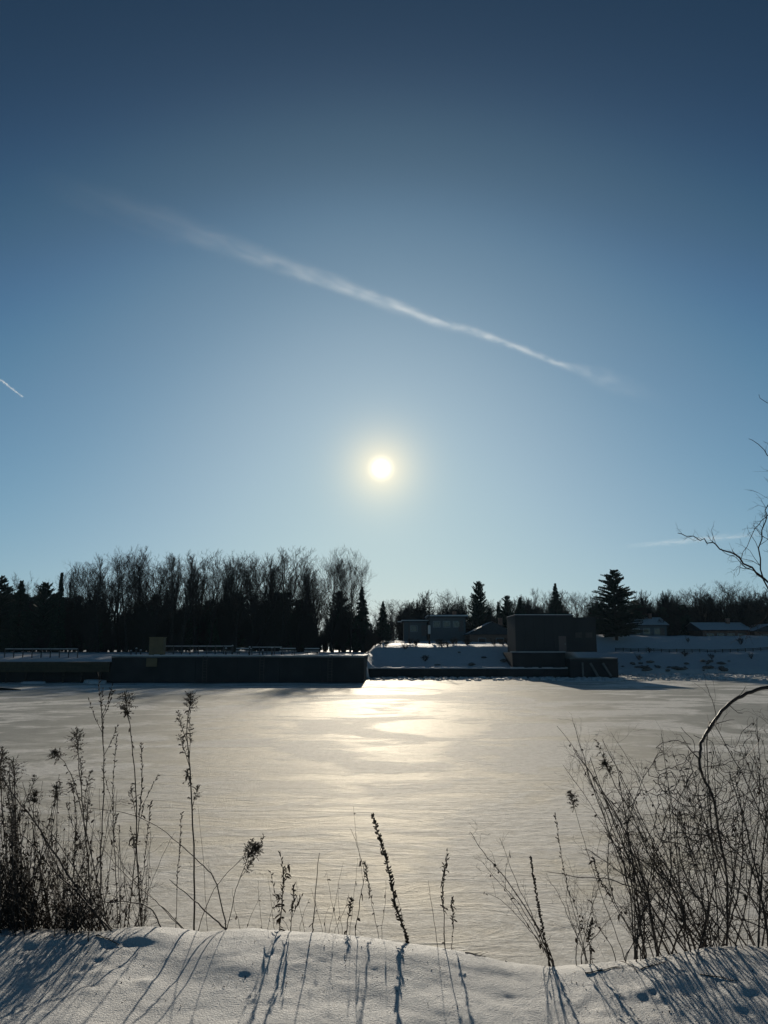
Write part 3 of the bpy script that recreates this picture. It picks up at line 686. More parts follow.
# --- fence / rail line across the right slope, low rocks
a, b = at(615, 655, 134).x, at(775, 655, 134).x; e = empty('slope_fence', ((a + b) / 2, 133.5, 2.9)); tag(e, 'thin dark fence line running along the right snow slope', 'fence')
n = 22
for i in range(n):
    x = a + (b - a) * i / (n - 1); z = hf1(x, 133.5); MB().box(x - e.location.x - .05, x - e.location.x + .05, -.05, .05, z - 2.95, z - 2.9 + .62).build('post', M['timber'], e)
for k in range(n - 1):
    xA = a + (b - a) * k / (n - 1); xB = a + (b - a) * (k + 1) / (n - 1); zA, zB = hf1(xA, 133.5), hf1(xB, 133.5)
    for q in (.28, .5): MB().tube([(xA - e.location.x, 0, zA - 2.9 + q), (xB - e.location.x, 0, zB - 2.9 + q)], .055, 4).build('rail', M['timber'], e)
rk = []
for k in range(4):
    rg = random.Random(90 + k); b_ = MB(); n1, n2 = 7, 4
    for i in range(n2 + 1):
        for j in range(n1):
            th = math.pi * i / n2; ph = 2 * math.pi * j / n1; q = rg.uniform(.75, 1.15); b_.v.append((math.sin(th) * math.cos(ph) * q, math.sin(th) * math.sin(ph) * q * .8, math.cos(th) * .55 * q))
    for i in range(n2):
        for j in range(n1): b_.f.append((i * n1 + j, (i + 1) * n1 + j, (i + 1) * n1 + (j + 1) % n1, i * n1 + (j + 1) % n1))
    rk.append(b_.mesh('rock', M['rock']))
for i in range(40):
    px = rnd.choice([rnd.gauss(650, 10), rnd.gauss(715, 14), rnd.uniform(612, 772)]) if i < 34 else rnd.uniform(368, 510); x = at(px, 670, 122).x; Y = float(shore(np.array([x]))[0]) + rnd.uniform(.2, 4.5) if i < 34 else rnd.uniform(105, 112)
    o = link('shore_rock', rk[i % 4]); s = rnd.uniform(.2, .7); o.location = (x, Y, hf1(x, Y) + .08); o.scale = (s * rnd.uniform(1, 2.2), s, s * .8); o.rotation_euler = (0, 0, rnd.uniform(0, 6))
    tag(o, 'dark rock poking through snow at the far waterline', 'rock', 'rocks along the far waterline')
# broken ice heaps at the foot of the far shore
bi = MB(); rg = random.Random(8)
for i in range(900):
    px = rg.uniform(366, 775); Y = rg.uniform(96, 101.5) if px < 610 else rg.uniform(103, 120)
    if rg.random() < .35: Y = rg.uniform(92, 101)
    x = at(px, 676, Y).x; s = rg.uniform(.05, .2); l = rg.uniform(1, 3)
    b0 = len(bi.v); pts = [(x + s * l * math.cos(t) * rg.uniform(.6, 1.2), Y + s * l * math.sin(t) * rg.uniform(.6, 1.2)) for t in (0, 1.3, 2.6, 3.8, 5)]
    bi.v += [(a, b, -.03) for a, b in pts] + [(a, b, s * rg.uniform(.4, 1.4)) for a, b in pts]
    bi.f += [tuple(b0 + 5 + j for j in range(5))] + [(b0 + j, b0 + (j + 1) % 5, b0 + 5 + (j + 1) % 5, b0 + 5 + j) for j in range(5)]
tag(bi.build('broken_ice', M['far_snow']), 'scattered crusts of broken snowy ice at the far shore', 'ice', kind='stuff')
exec_foreground = True

# ================================================================ FOREGROUND PLANTS
def spline(pts, k=5):
    P = [pts[0]] + list(pts) + [pts[-1]]; out = []
    for i in range(1, len(P) - 2):
        p0, p1, p2, p3 = P[i - 1], P[i], P[i + 1], P[i + 2]
        for j in range(k):
            t = j / k; out.append(.5 * ((2 * p1) + (p2 - p0) * t + (2 * p0 - 5 * p1 + 4 * p2 - p3) * t * t + (3 * p1 - p0 - 3 * p2 + p3) * t ** 3))
    out.append(P[-2]); return out
def px_line(pts, Y, dy=0.0, root=True, rg=rnd):
    """pixel polyline, base first; the base is carried down into the snow"""
    n = len(pts); W = []
    for i, (px, py) in enumerate(pts): W.append(at(px, py, Y + dy * i / max(1, n - 1)))
    if root:
        g = hn1(W[0].x, Y)
        if W[0].z > g: W.insert(0, Vector((W[0].x + (W[0].x - W[1].x) * .15, Y, g - .03)))
        else: W[0] = Vector((W[0].x, Y, g - .03))
    return W
def frac(pts, f):
    x = f * (len(pts) - 1); i = min(len(pts) - 2, int(x)); return pts[i].lerp(pts[i + 1], x - i), (pts[i + 1] - pts[i]).normalized()
def wleaf(mb, c, d, ln, wd, rg):
    """a withered, curled, hanging leaf: a bent three-piece strip"""
    s = d.cross(rvec(rg))
    if s.length < .01: return
    s.normalize(); p = c; prev = (c - s * wd * .2, c + s * wd * .2)
    for i, k in enumerate((.9, 1.0, .15)):
        d = (d + Vector((rg.uniform(-.4, .4), rg.uniform(-.4, .4), -.45 + rg.uniform(-.3, .3)))).normalized(); s = (s + rvec(rg) * .5).normalized()
        p = p + d * (ln / 3); cur_ = (p - s * wd * k * .5, p + s * wd * k * .5); mb.quad(prev[0], prev[1], cur_[1], cur_[0]); prev = cur_
def plume(mb, pts, f0, size, rg, dens=1.0):
    """goldenrod head: feathery branchlets carrying fluff"""
    n = int(38 * dens)
    for i in range(n):
        f = f0 + (1 - f0) * (i + rg.random()) / n; c, d = frac(pts, min(f, .999)); q = (f - f0) / (1 - f0)
        ln = size * 1.15 * (.35 + .65 * math.sin(math.pi * min(1, q * .75 + .18))) * rg.uniform(.55, 1.15)
        v = (rvec(rg) + d * .75).normalized(); l = [c, c + v * ln * .5, c + v * ln + Vector((0, 0, -.12 * ln))]
        mb.tube(l, [.0011, .0009, .0006], 3, False)
        for k in range(9):
            t = .25 + .65 * rg.random(); p = l[0].lerp(l[2], t) + rvec(rg) * .003; mb.tet(p, rg.uniform(.0013, .0031), rg)
def weed(name, pts, Y, label, kind, r0=.0034, size=.05, leaves=20, dy=0.0, group=None, side=0, seed=0, cat='weed', leaf=(.03, .009)):
    rg = random.Random(seed * 31 + int(pts[-1][0] * 13 + pts[-1][1])); W = spline(px_line(pts, Y, dy), 5)
    W = [p + rvec(rg) * .003 for p in W]; b = W[0].copy(); W = [p - b for p in W]
    e = empty(name, b); tag(e, label, cat, group)
    n = len(W); st = MB(); r0 *= 1.35; st.tube(W, [r0 * (1 - .62 * i / (n - 1)) for i in range(n)], 5, False)
    ends = [(W, .72)]
    for i in range(side):
        f = rg.uniform(.35, .85); c, d = frac(W, f); ln = rg.uniform(.10, .26); v = (d + rvec(rg) * .5 + Vector((0, 0, .2))).normalized()
        l = [c, c + v * ln * .5 + rvec(rg) * .006, c + v * ln + Vector((0, 0, .1 * ln))]; st.tube(l, [r0 * .45, r0 * .36, r0 * .25], 3, False); ends.append((l, .5))
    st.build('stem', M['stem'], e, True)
    if leaves:
        lf = MB()
        for i in range(leaves):
            W_, _ = ends[0] if rg.random() < .75 else rg.choice(ends); c, d = frac(W_, rg.uniform(.18, .97)); wleaf(lf, c, (rvec(rg) + d * .2).normalized(), leaf[0] * rg.uniform(.5, 1.3), leaf[1] * rg.uniform(.5, 1.2), rg)
        tag(lf.build('withered_foliage', M['leaf'], e), kind='stuff')
    if kind == 'plume':
        pm = MB()
        for W_, f0 in ends: size_ = size * 1.3; plume(pm, W_, max(f0 - .06, 1 - size_ * 2.1 / max(.05, sum((W_[i + 1] - W_[i]).length for i in range(len(W_) - 1)))), size_ * (1 if W_ is W else .55), rg, 1.5 if W_ is W else .6)
        tag(pm.build('plume', M['fluff'], e), kind='stuff')
    elif kind == 'pods':
        pm = MB()
        for W_, f0 in ends:
            m_ = 30 if W_ is W else 9
            for i in range(m_):
                c, d = frac(W_, (.55 if W_ is W else .3) + (.44 if W_ is W else .69) * (i + rg.random()) / m_); v = (d * 1.2 + rvec(rg)).normalized(); ln = rg.uniform(.012, .026)
                pm.tube([c, c + v * ln * .4, c + v * ln], [.0012, .0036, .0012], 4, False)
        tag(pm.build('pod_cluster', M['leaf'], e), kind='stuff')
    elif kind == 'spike':
        pm = MB()
        for i in range(190):
            f = .12 + .87 * (i + rg.random()) / 190; c, d = frac(W, f); wq = size * (1.0 if f > .3 else .5) * (1.15 - .5 * f)
            v = rvec(rg); v = (v - d * v.dot(d) * .7).normalized(); pm.tube([c, c + v * wq * .6 + d * wq * .2, c + v * wq + d * wq * .5], [.002, .0045, .0015], 4, False)
        tag(pm.build('seed_spike', M['leaf'], e), kind='stuff')
    return e
# --- individually recognisable stalks (base pixel ... top pixel)
weed('goldenrod', [(194, 932), (194, 860), (191, 780), (187, 735), (191, 696)], 4.75, 'tall isolated leafy seed stalk standing alone right of the left clump', 'plume', .0042, .055, 26, seed=1, side=5, leaf=(.045, .013))
weed('seed_stalk', [(100, 928), (101, 850), (104, 780), (102, 720), (98, 672)], 4.85, 'tallest thin seed stalk of the left clump reaching the far shore', 'pods', .0036, .05, 14, side=6, seed=2)
weed('goldenrod', [(142, 926), (137, 860), (136, 790), (131, 735), (125, 694)], 4.8, 'tall goldenrod with bushy top, right part of the left clump', 'plume', .0040, .062, 26, seed=3, side=3, leaf=(.04, .012))
weed('seed_stalk', [(128, 926), (138, 830), (142, 780), (141, 742)], 4.95, 'seed stalk with drooping pods beside the bushy goldenrod', 'pods', .003, .05, 16, side=3, seed=4)
weed('goldenrod', [(92, 926), (88, 860), (82, 800), (79, 765), (77, 733)], 4.75, 'goldenrod with rounded tuft top in the middle of the left clump', 'plume', .0036, .06, 30, seed=5, side=5)
weed('goldenrod', [(108, 926), (90, 850), (76, 790), (66, 765), (55, 752)], 4.65, 'goldenrod bending left with small tuft top', 'plume', .003, .045, 10, seed=6)
weed('goldenrod', [(60, 926), (57, 860), (57, 815), (57, 787)], 4.9, 'short goldenrod with tuft top, left of the rounded tuft', 'plume', .0028, .045, 10, seed=7)
weed('goldenrod', [(20, 926), (16, 850), (15, 800), (13, 762)], 4.6, 'goldenrod with wide ragged head near the left edge', 'plume', .0038, .065, 30, seed=8, side=4)
weed('goldenrod', [(52, 926), (36, 850), (33, 820), (35, 793)], 4.7, 'small goldenrod with dark round tuft near the left edge', 'plume', .003, .035, 12, seed=9)
weed('goldenrod', [(14, 926), (5, 840), (1, 790), (2, 752)], 4.8, 'goldenrod cut by the left picture edge', 'plume', .0034, .055, 26, seed=10, side=3)
weed('seed_stalk', [(118, 926), (115, 860), (113, 790), (117, 735)], 5.0, 'thin seed stalk between the tallest stalk and the bushy goldenrod', 'pods', .0027, .05, 14, seed=12, side=2)
weed('seed_stalk', [(74, 926), (73, 880), (76, 830), (74, 790)], 4.7, 'leafy dark stalk low in the left clump', 'pods', .003, .04, 26, seed=13, side=2)
weed('seed_stalk', [(138, 925), (143, 880), (148, 830), (151, 802)], 5.0, 'short thin seed stalk at the right edge of the left clump', 'pods', .002, .04, 6, seed=14, side=1)
weed('seed_stalk', [(176, 928), (178, 870), (182, 812)], 5.0, 'short thin stalk just left of the isolated tall stalk', 'pods', .002, .04, 6, seed=15)
weed('seed_stalk', [(207, 928), (204, 870), (198, 805)], 5.05, 'hair-thin bent stem just right of the isolated tall stalk', 'none', .0013, .04, 0, seed=16)
weed('goldenrod', [(227, 930), (236, 890), (246, 862), (254, 845)], 4.7, 'leaning goldenrod with feathery tuft right of the isolated stalk', 'plume', .0020, .05, 6, seed=17, side=2)
weed('goldenrod', [(196, 931), (214, 890), (238, 862), (258, 848)], 4.75, 'arching weed with tuft leaning to the right near the isolated stalk', 'plume', .0018, .04, 2, seed=18, side=1)
weed('spiked_weed', [(407, 938), (396, 905), (388, 868), (380, 840), (372, 814)], 4.62, 'leaning dark seed spike standing alone in the middle of the bank', 'spike', .0042, .024, 10, seed=20)
weed('dry_stick', [(313, 926), (316, 890), (319, 853)], 4.55, 'plain straight dry stick on the crest left of centre', 'none', .0030, .04, 3, seed=21)
weed('leafy_weed', [(280, 926), (282, 900), (284, 870)], 4.6, 'small weed with drooping leaves on the crest left of the plain stick', 'pods', .0028, .04, 26, seed=22, side=3, leaf=(.045, .016))
weed('leafy_weed', [(291, 926), (293, 905), (294, 886)], 4.58, 'shortest leafy weed right beside the drooping-leaf weed', 'pods', .0024, .04, 10, seed=23, side=1, leaf=(.035, .012))
weed('thin_weed', [(356, 927), (361, 895), (364, 872), (357, 845), (350, 828)], 4.65, 'thin weed with one dark pair of leaves left of the seed spike', 'none', .0020, .04, 8, seed=24, side=2, leaf=(.05, .02))
weed('thin_weed', [(378, 932), (372, 905), (368, 880), (364, 862)], 4.8, 'faint thin weed between the paired-leaf weed and the spike', 'pods', .0014, .04, 8, seed=25)
weed('thin_weed', [(347, 926), (350, 910), (351, 900)], 4.7, 'very short dark stem beneath the paired-leaf weed', 'pods', .0026, .03, 6, seed=26)
weed('leafy_weed', [(445, 946), (444, 915), (442, 895), (444, 864)], 4.6, 'dark leafy seed stalk on the crest right of the spike', 'pods', .0026, .04, 16, seed=27, side=2, leaf=(.04, .014))
weed('thin_weed', [(437, 942), (432, 908), (428, 880)], 4.65, 'thin bent stem just left of the dark leafy seed stalk', 'none', .0016, .03, 2, seed=28)
weed('thin_weed', [(452, 946), (453, 920), (452, 898)], 4.7, 'short podded stem just right of the dark leafy seed stalk', 'pods', .0018, .03, 10, seed=29)
weed('thin_weed', [(405, 936), (400, 905), (393, 885)], 4.75, 'short pale stem crossing the foot of the seed spike', 'none', .0015, .03, 2, seed=30)
for i, (bx, tx, ty) in enumerate([(300, 310, 898), (322, 311, 888), (274, 268, 876), (350, 358, 858), (382, 386, 880), (336, 349, 893), (247, 262, 893), (288, 272, 899), (262, 258, 880), (268, 279, 893), (304, 296, 880), (325, 330, 905), (338, 326, 870), (330, 343, 862), (342, 338, 882), (240, 232, 888)]):
    weed('dry_grass', [(bx, 928), ((bx + tx) / 2 + rnd.uniform(-2, 2), (928 + ty) / 2), (tx, ty)], rnd.uniform(4.65, 5.0), 'hair-thin dry grass stem on the crest left of centre', 'none', .0012, .03, 2, group='hair-thin stems left of centre', seed=40 + i)
# right side stalks
weed('goldenrod', [(622, 950), (600, 890), (584, 840), (570, 793)], 4.75, 'thin goldenrod with small star-like tuft leaning left, right of centre', 'plume', .0020, .035, 4, seed=50)
weed('goldenrod', [(690, 948), (660, 880), (632, 815), (615, 785), (606, 764)], 4.7, 'goldenrod with dark tuft leaning left at the edge of the right thicket', 'plume', .0032, .05, 14, seed=51, side=2)
weed('seed_stalk', [(585, 952), (572, 905), (562, 860), (555, 812)], 4.8, 'thin straight stem leaning left, right of centre', 'pods', .0018, .03, 6, seed=52)
weed('leafy_weed', [(548, 955), (540, 915), (535, 885), (530, 856)], 4.65, 'dark upright seed stalk left of the right thicket', 'spike', .0028, .012, 12, seed=53)
weed('leafy_weed', [(640, 950), (615, 905), (600, 880), (594, 858)], 4.7, 'weed with star-shaped withered leaves in front of the right thicket', 'pods', .0022, .03, 14, seed=54, leaf=(.045, .014))
weed('leafy_weed', [(590, 952), (589, 935), (592, 922)], 4.55, 'tiny dark weed at the crest below the right thicket', 'pods', .0024, .03, 14, seed=55, leaf=(.03, .012))

# --- woody shrubs: many stems from one root
def stem_mesh(mb, W, r0, rg, twigs, tl=.16, lev=1, tip=.30):
    n = len(W); r0 = r0 * (1.4 if lev == 1 else 1.0); rr = [r0 * (1 - (1 - tip) * i / (n - 1)) for i in range(n)]; mb.tube(W, rr, 5 if lev == 1 else 3, False)
    for i in range(twigs):
        f = rg.uniform(.25, .97); c, d = frac(W, f); r1 = min(.0032, r0 * (1 - (1 - tip) * f) * .55)
        v = (d * .8 + rvec(rg) * .95 + Vector((0, 0, .15))).normalized(); ln = tl * rg.uniform(.4, 1.4) * (1.1 - .4 * f)
        l = [c, c + v * ln * .35 + rvec(rg) * ln * .05, c + v * ln * .7 + rvec(rg) * ln * .08 + Vector((0, 0, .03 * ln)), c + v * ln + rvec(rg) * ln * .12]
        if lev == 1: stem_mesh(mb, l, max(r1, .0009), rg, rg.choice((1, 2, 3, 4)), tl * .55, 2)
        else: mb.tube(l, [max(r1, .0007), max(r1 * .8, .0006), .0006, .0005], 3, False)
def shrub(name, stems, label, cat='shrub', group=None, seed=0, r0=.0042, twigs=7, tl=.16, buds=0, leaf_n=0):
    rg = random.Random(900 + seed); first = px_line(stems[0][0], stems[0][1]); b = Vector(first[0]); e = empty(name, b); tag(e, label, cat, group)
    for item in stems:
        pts, Y = item[0], item[1]; rr = item[2] if len(item) > 2 else r0 * rg.uniform(.7, 1.1); tw = item[3] if len(item) > 3 else twigs; tp = item[4] if len(item) > 4 else .3
        W = spline(px_line(pts, Y, .25 if name == 'bent_sapling' else rg.uniform(-.2, .2)), 5); W = [p - b + rvec(rg) * .004 for p in W]
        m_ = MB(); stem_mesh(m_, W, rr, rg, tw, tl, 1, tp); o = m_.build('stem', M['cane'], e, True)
        if leaf_n:
            l_ = MB()
            for i in range(leaf_n): c, d = frac(W, rg.uniform(.3, .97)); wleaf(l_, c + rvec(rg) * .012, rvec(rg), rg.uniform(.014, .036), rg.uniform(.006, .014), rg)
            tag(l_.build('withered_foliage', M['leaf'], o), kind='stuff')
    return e
S = shrub
S('bare_shrub', [([(550, 957), (530, 915), (505, 878), (488, 858), (470, 832)], 4.7, .0036), ([(549, 957), (520, 905), (497, 880), (483, 862)], 4.75, .0022), ([(551, 957), (530, 930), (500, 900), (484, 893)], 4.65, .0022), ([(548, 957), (522, 915), (505, 885), (510, 850)], 4.8, .002),
                 ([(552, 957), (537, 925), (520, 890), (500, 838)], 4.72, .0026)], 'small bare shrub leaning left at the middle right of the bank', seed=1, twigs=7, tl=.13, leaf_n=5)
S('bare_shrub', [([(585, 953), (570, 920), (556, 890), (545, 878)], 4.65, .002), ([(582, 953), (590, 915), (600, 885), (612, 868)], 4.7, .002), ([(584, 953), (575, 930), (566, 900), (570, 876)], 4.7, .0018), ([(583, 953), (600, 930), (625, 905), (640, 900)], 4.7, .0018)], 'low wispy shrub at the crest left of the right thicket', seed=2, twigs=5, tl=.11)
S('arching_cane', [([(684, 950), (660, 920), (640, 893), (610, 880), (580, 877), (548, 872)], 4.6, .0036, 6)], 'long cane arching low to the left out of the right thicket', 'cane', seed=3, tl=.1, leaf_n=5)
stems_r = []
def fan(seed, bx, n, spread, tops, Y0, label, r=.0038, tw=8, leaf_n=3):
    rg = random.Random(seed); st = []
    for i in range(n):
        tx = rg.uniform(*tops[0]); ty = rg.uniform(*tops[1]); b = bx + rg.uniform(-spread, spread) * 2.2; c = rg.gauss(0, 24)
        st.append(([(b, 948), (b + (tx - b) * .32 + c * .6, 948 + (ty - 948) * .36), (b + (tx - b) * .68 + c * .5, 948 + (ty - 948) * .72), (tx, ty)], Y0 + rg.uniform(-.25, .3), r * rg.uniform(.55, 1.15)))
    S('bare_shrub', st, label, seed=seed, twigs=int(tw * 1.7), tl=.19, leaf_n=leaf_n * 3)
fan(61, 640, 7, 8, ((545, 640), (720, 820)), 4.9, 'loose bare shrub with long stems leaning left, left part of the right thicket')
fan(62, 665, 9, 10, ((548, 670), (715, 820)), 4.8, 'bare shrub with crossing stems left of the bent sapling', .0042, 9)
fan(63, 690, 8, 10, ((575, 705), (730, 850)), 4.75, 'bare shrub at the foot of the bent sapling', .0044, 9)
fan(64, 716, 8, 10, ((600, 760), (740, 850)), 4.85, 'twiggy bare shrub directly right of the bent sapling', .0042, 10)
fan(65, 742, 8, 10, ((650, 780), (700, 820)), 4.8, 'dense bare shrub second from the right edge', .0044, 10)
fan(66, 768, 8, 12, ((680, 800), (705, 810)), 4.75, 'dense bare shrub at the right picture edge', .0044, 10)
fan(69, 675, 9, 22, ((590, 740), (760, 880)), 4.7, 'fine twiggy shrub woven through the thicket left of the sapling foot', .0030, 12, 4)
fan(72, 752, 9, 20, ((690, 800), (740, 870)), 4.65, 'fine twiggy shrub woven through the thicket at the right edge', .0032, 12, 4)
fan(67, 760, 6, 30, ((640, 740), (800, 880)), 4.6, 'short bare shrub in front at the right edge', .0032, 9, 5)
fan(68, 610, 5, 25, ((560, 640), (860, 910)), 4.7, 'short wispy shrub in front of the right thicket', .0024, 7, 3)
# bent sapling with the thick arch
e = S('bent_sapling', [([(727, 946), (727, 880), (719, 835), (714, 800), (701, 772), (700, 752), (704, 736), (722, 711), (742, 696), (768, 687), (810, 690), (846, 706)], 4.75, .0040, 16, 2.3),
                   ([(707, 742), (716, 725), (712, 700), (705, 684)], 4.75, .0026, 3), ], 'bent sapling whose thick dark top arches over to the right edge', 'sapling', seed=71, tl=.2)
# vine tangle hanging on the sapling
def tangle(name, cx_, cy_, sx, sy, Y, n, label, seed, cat='vine', r=.0026, step=9, turns=26, base=None):
    rg = random.Random(seed); b = at(cx_, cy_, Y); 
    g = Vector(base) if base else b
    e = empty(name, g); tag(e, label, cat)
    for i in range(n):
        x, y = cx_ + rg.gauss(0, sx), cy_ + rg.gauss(0, sy); a = rg.uniform(0, 6.28); P_ = []; yy = Y + rg.uniform(-.12, .12)
        for k in range(turns):
            a += rg.gauss(0, .55); x += math.cos(a) * step * rg.uniform(.4, 1); y += math.sin(a) * step * rg.uniform(.4, 1); x += (cx_ - x) * .06; y += (cy_ - y) * .05; yy += rg.gauss(0, .012)
            P_.append(at(x, y, yy) - g)
        if i == 0: P_ = [Vector((0, 0, -.03)), (P_[0] - Vector((0, 0, 0))) * .5] + P_
        m_ = MB(); m_.tube(spline(P_, 2), r * rg.uniform(.6, 1.1), 3, False)
        for k in range(6): c, d = frac(P_, rg.uniform(.15, 1)); wleaf(m_, c, rvec(rg), rg.uniform(.012, .03), .01, rg)
        m_.build('tendril', M['cane'], e)
    return e
gx = at(716, 946, 4.75).x
tangle('climbing_vine', 697, 800, 12, 24, 4.75, 22, 'dark tangle of climbing vine hanging on the bent sapling', 81, base=(gx, 4.75, hn1(gx, 4.75)))
gx = at(748, 946, 4.75).x
tangle('climbing_vine', 748, 800, 18, 45, 4.78, 15, 'looser vine tangle among the shrubs at the right edge', 82, base=(gx, 4.78, hn1(gx, 4.78)), r=.0022)
gx = at(690, 946, 4.7).x
tangle('climbing_vine', 672, 850, 20, 40, 4.7, 8, 'thin vine straggling over shrubs left of the bent sapling', 83, base=(gx, 4.7, hn1(gx, 4.7)), r=.0018)
# --- left clump: arching canes and dense stems
S('bramble', [([(105, 928), (72, 880), (40, 830), (18, 800), (0, 775), (-20, 752)], 4.6, .0046), ([(110, 930), (80, 895), (52, 868), (25, 838), (-5, 820)], 4.55, .0042), ([(95, 928), (65, 880), (44, 840), (30, 805), (22, 782)], 4.65, .0034), ([(112, 930), (85, 885), (60, 845), (35, 815)], 4.7, .003)],
  'bramble with thick canes slanting from lower right to upper left, left edge', 'bramble', seed=91, twigs=5, tl=.12, leaf_n=8)
S('bramble', [([(226, 928), (217, 885), (200, 862), (178, 843), (150, 822), (118, 812), (85, 808)], 4.65, .0030, 5), ([(160, 927), (150, 908), (128, 902), (95, 900), (60, 880)], 4.6, .0034, 4)], 'long thin cane arching over the gap left of the isolated stalk', 'bramble', seed=92, tl=.09)
S('broken_stick', [([(225, 929), (205, 910), (188, 895), (169, 880)], 4.62, .0042, 0)], 'short bare stick slanting across the foot of the isolated stalk', 'stick', seed=93)
S('bramble', [([(192, 931), (168, 912), (146, 893), (120, 870), (95, 835), (85, 815)], 4.7, .0024, 4), ([(188, 930), (160, 905), (134, 880), (112, 845), (108, 820)], 4.75, .002, 4), ([(134, 926), (146, 895), (165, 850), (175, 832)], 4.8, .0018, 3)], 'thin cross-branching canes behind the left clump', 'bramble', seed=94, tl=.1)
def thick(seed, bx, n, tops, Y0, label, r=.0026, leaf_n=12):
    rg = random.Random(seed); st = []
    for i in range(n):
        tx = rg.uniform(*tops[0]); ty = rg.uniform(*tops[1]); b = bx + rg.uniform(-20, 20)
        st.append(([(b, 927), (b + (tx - b) * .4 + rg.uniform(-6, 6), 927 + (ty - 927) * .4), (tx, ty)], Y0 + rg.uniform(-.25, .3), r * rg.uniform(.6, 1.2)))
    S('dead_weed_clump', st, label, 'weed', seed=seed, twigs=8, tl=.11, leaf_n=leaf_n)
thick(101, 4, 38, ((-25, 30), (745, 890)), 4.65, 'dense dark clump of dead weeds at the left picture edge', .0036, 30)
thick(102, 32, 34, ((0, 62), (770, 895)), 4.7, 'dense clump of dead weeds second from the left edge', .0032, 26)
thick(103, 62, 28, ((30, 95), (780, 895)), 4.75, 'dead weed clump under the short tuft-topped goldenrod', .0026, 12)
thick(104, 92, 20, ((60, 128), (785, 895)), 4.8, 'dead weed clump at the foot of the tallest seed stalk', .0024, 12)
thick(106, 14, 26, ((-15, 45), (800, 900)), 4.55, 'low tangled dead weeds in front of the left edge clump', .003, 26)
thick(107, 72, 20, ((40, 110), (835, 905)), 4.6, 'low tangled dead weeds in front of the tallest seed stalk', .0028, 22)
thick(105, 124, 14, ((100, 155), (810, 900)), 4.85, 'dead weed clump at the right end of the left thicket', .0022, 8)

# --- young tree just outside the frame on the right, its branches reaching in
bx = at(850, 950, 5.0); g = hn1(bx.x, 5.0); e = empty('young_tree', (bx.x, 5.0, g)); tag(e, 'young bare tree at right picture edge with thin branches reaching into the sky', 'tree')
def rel(pts, Y): return [at(a, b, Y) - e.location for a, b in pts]
tr = MB(); T = spline([Vector((0, 0, -.05))] + rel([(846, 850), (838, 700), (842, 560), (850, 420), (858, 300), (852, 180)], 5.0), 5); n = len(T)
tr.tube(T, [.034 * (1 - .75 * i / (n - 1)) for i in range(n)], 9, False); tr.build('trunk', M['bark'], e, True)
rg = random.Random(6)
for pts, r_, tw, tl in [([(838, 700), (812, 622), (790, 597), (768, 583), (745, 563), (730, 552), (712, 544), (700, 539), (676, 533)], .0075, 9, .10),
                        ([(820, 640), (790, 605), (765, 581), (748, 567), (733, 556), (722, 550)], .004, 3, .06),
                        ([(842, 560), (812, 500), (785, 470), (768, 456), (750, 438)], .005, 3, .08), ([(848, 450), (810, 430), (780, 410), (758, 396)], .004, 2, .05),
                        ([(838, 690), (800, 640), (775, 600), (760, 560), (764, 520), (770, 500), (776, 470)], .0055, 14, .13), ([(840, 640), (805, 605), (780, 570), (768, 540), (752, 528)], .004, 9, .10),
                        ([(842, 600), (800, 540), (775, 515), (758, 524), (745, 552), (738, 575)], .0034, 8, .09), ([(840, 660), (800, 620), (775, 612), (756, 625), (744, 640)], .003, 5, .08),
                        ([(845, 720), (800, 660), (772, 640), (752, 632), (735, 640)], .0028, 4, .07), ([(850, 500), (815, 480), (785, 455), (765, 442)], .0034, 2, .05)]:
    m_ = MB(); W = [p + rvec(rg) * .012 for p in spline(rel(pts, 4.98), 4)]; W[0] = rel(pts[:1], 5.0)[0]; stem_mesh(m_, W, r_ * .9, rg, int(tw * 1.8), tl * 1.1, 1, .25); m_.build('branch', M['bark'], e, True)

for i in range(16):          # the crown that stays outside the picture
    y0 = rg.uniform(190, 640); ln = rg.uniform(60, 150); a = rg.uniform(.15, 1.2) if i < 12 else rg.uniform(2.0, 2.6) ; y0 = min(y0, 330) if i >= 12 else y0; ln = ln * (.45 if i >= 12 else 1)
    x0 = 852; tipx = x0 + math.cos(a) * ln; tipy = y0 - math.sin(a) * ln; W = spline(rel([(x0 - 2, y0), ((x0 + tipx) / 2, (y0 + tipy) / 2 + 6), (tipx, tipy)], 5.0), 4)
    dy = rg.uniform(-.5, .6); n = len(W); W = [p + Vector((0, dy * k / (n - 1), 0)) + rvec(rg) * .008 for k, p in enumerate(W)]; tp_, _d = min(((q, 0) for q in T), key=lambda q: (q[0] - W[0]).length); W[0] = tp_
    m_ = MB(); stem_mesh(m_, W, .0055, rg, 9, .16, 1, .25); m_.build('branch', M['bark'], e, True)
fan(76, 850, 8, 14, ((790, 910), (730, 840)), 4.8, 'bare shrub at the foot of the young tree', .004, 9)
fan(77, 910, 8, 14, ((840, 970), (730, 840)), 4.9, 'bare shrub right of the young tree', .004, 9)
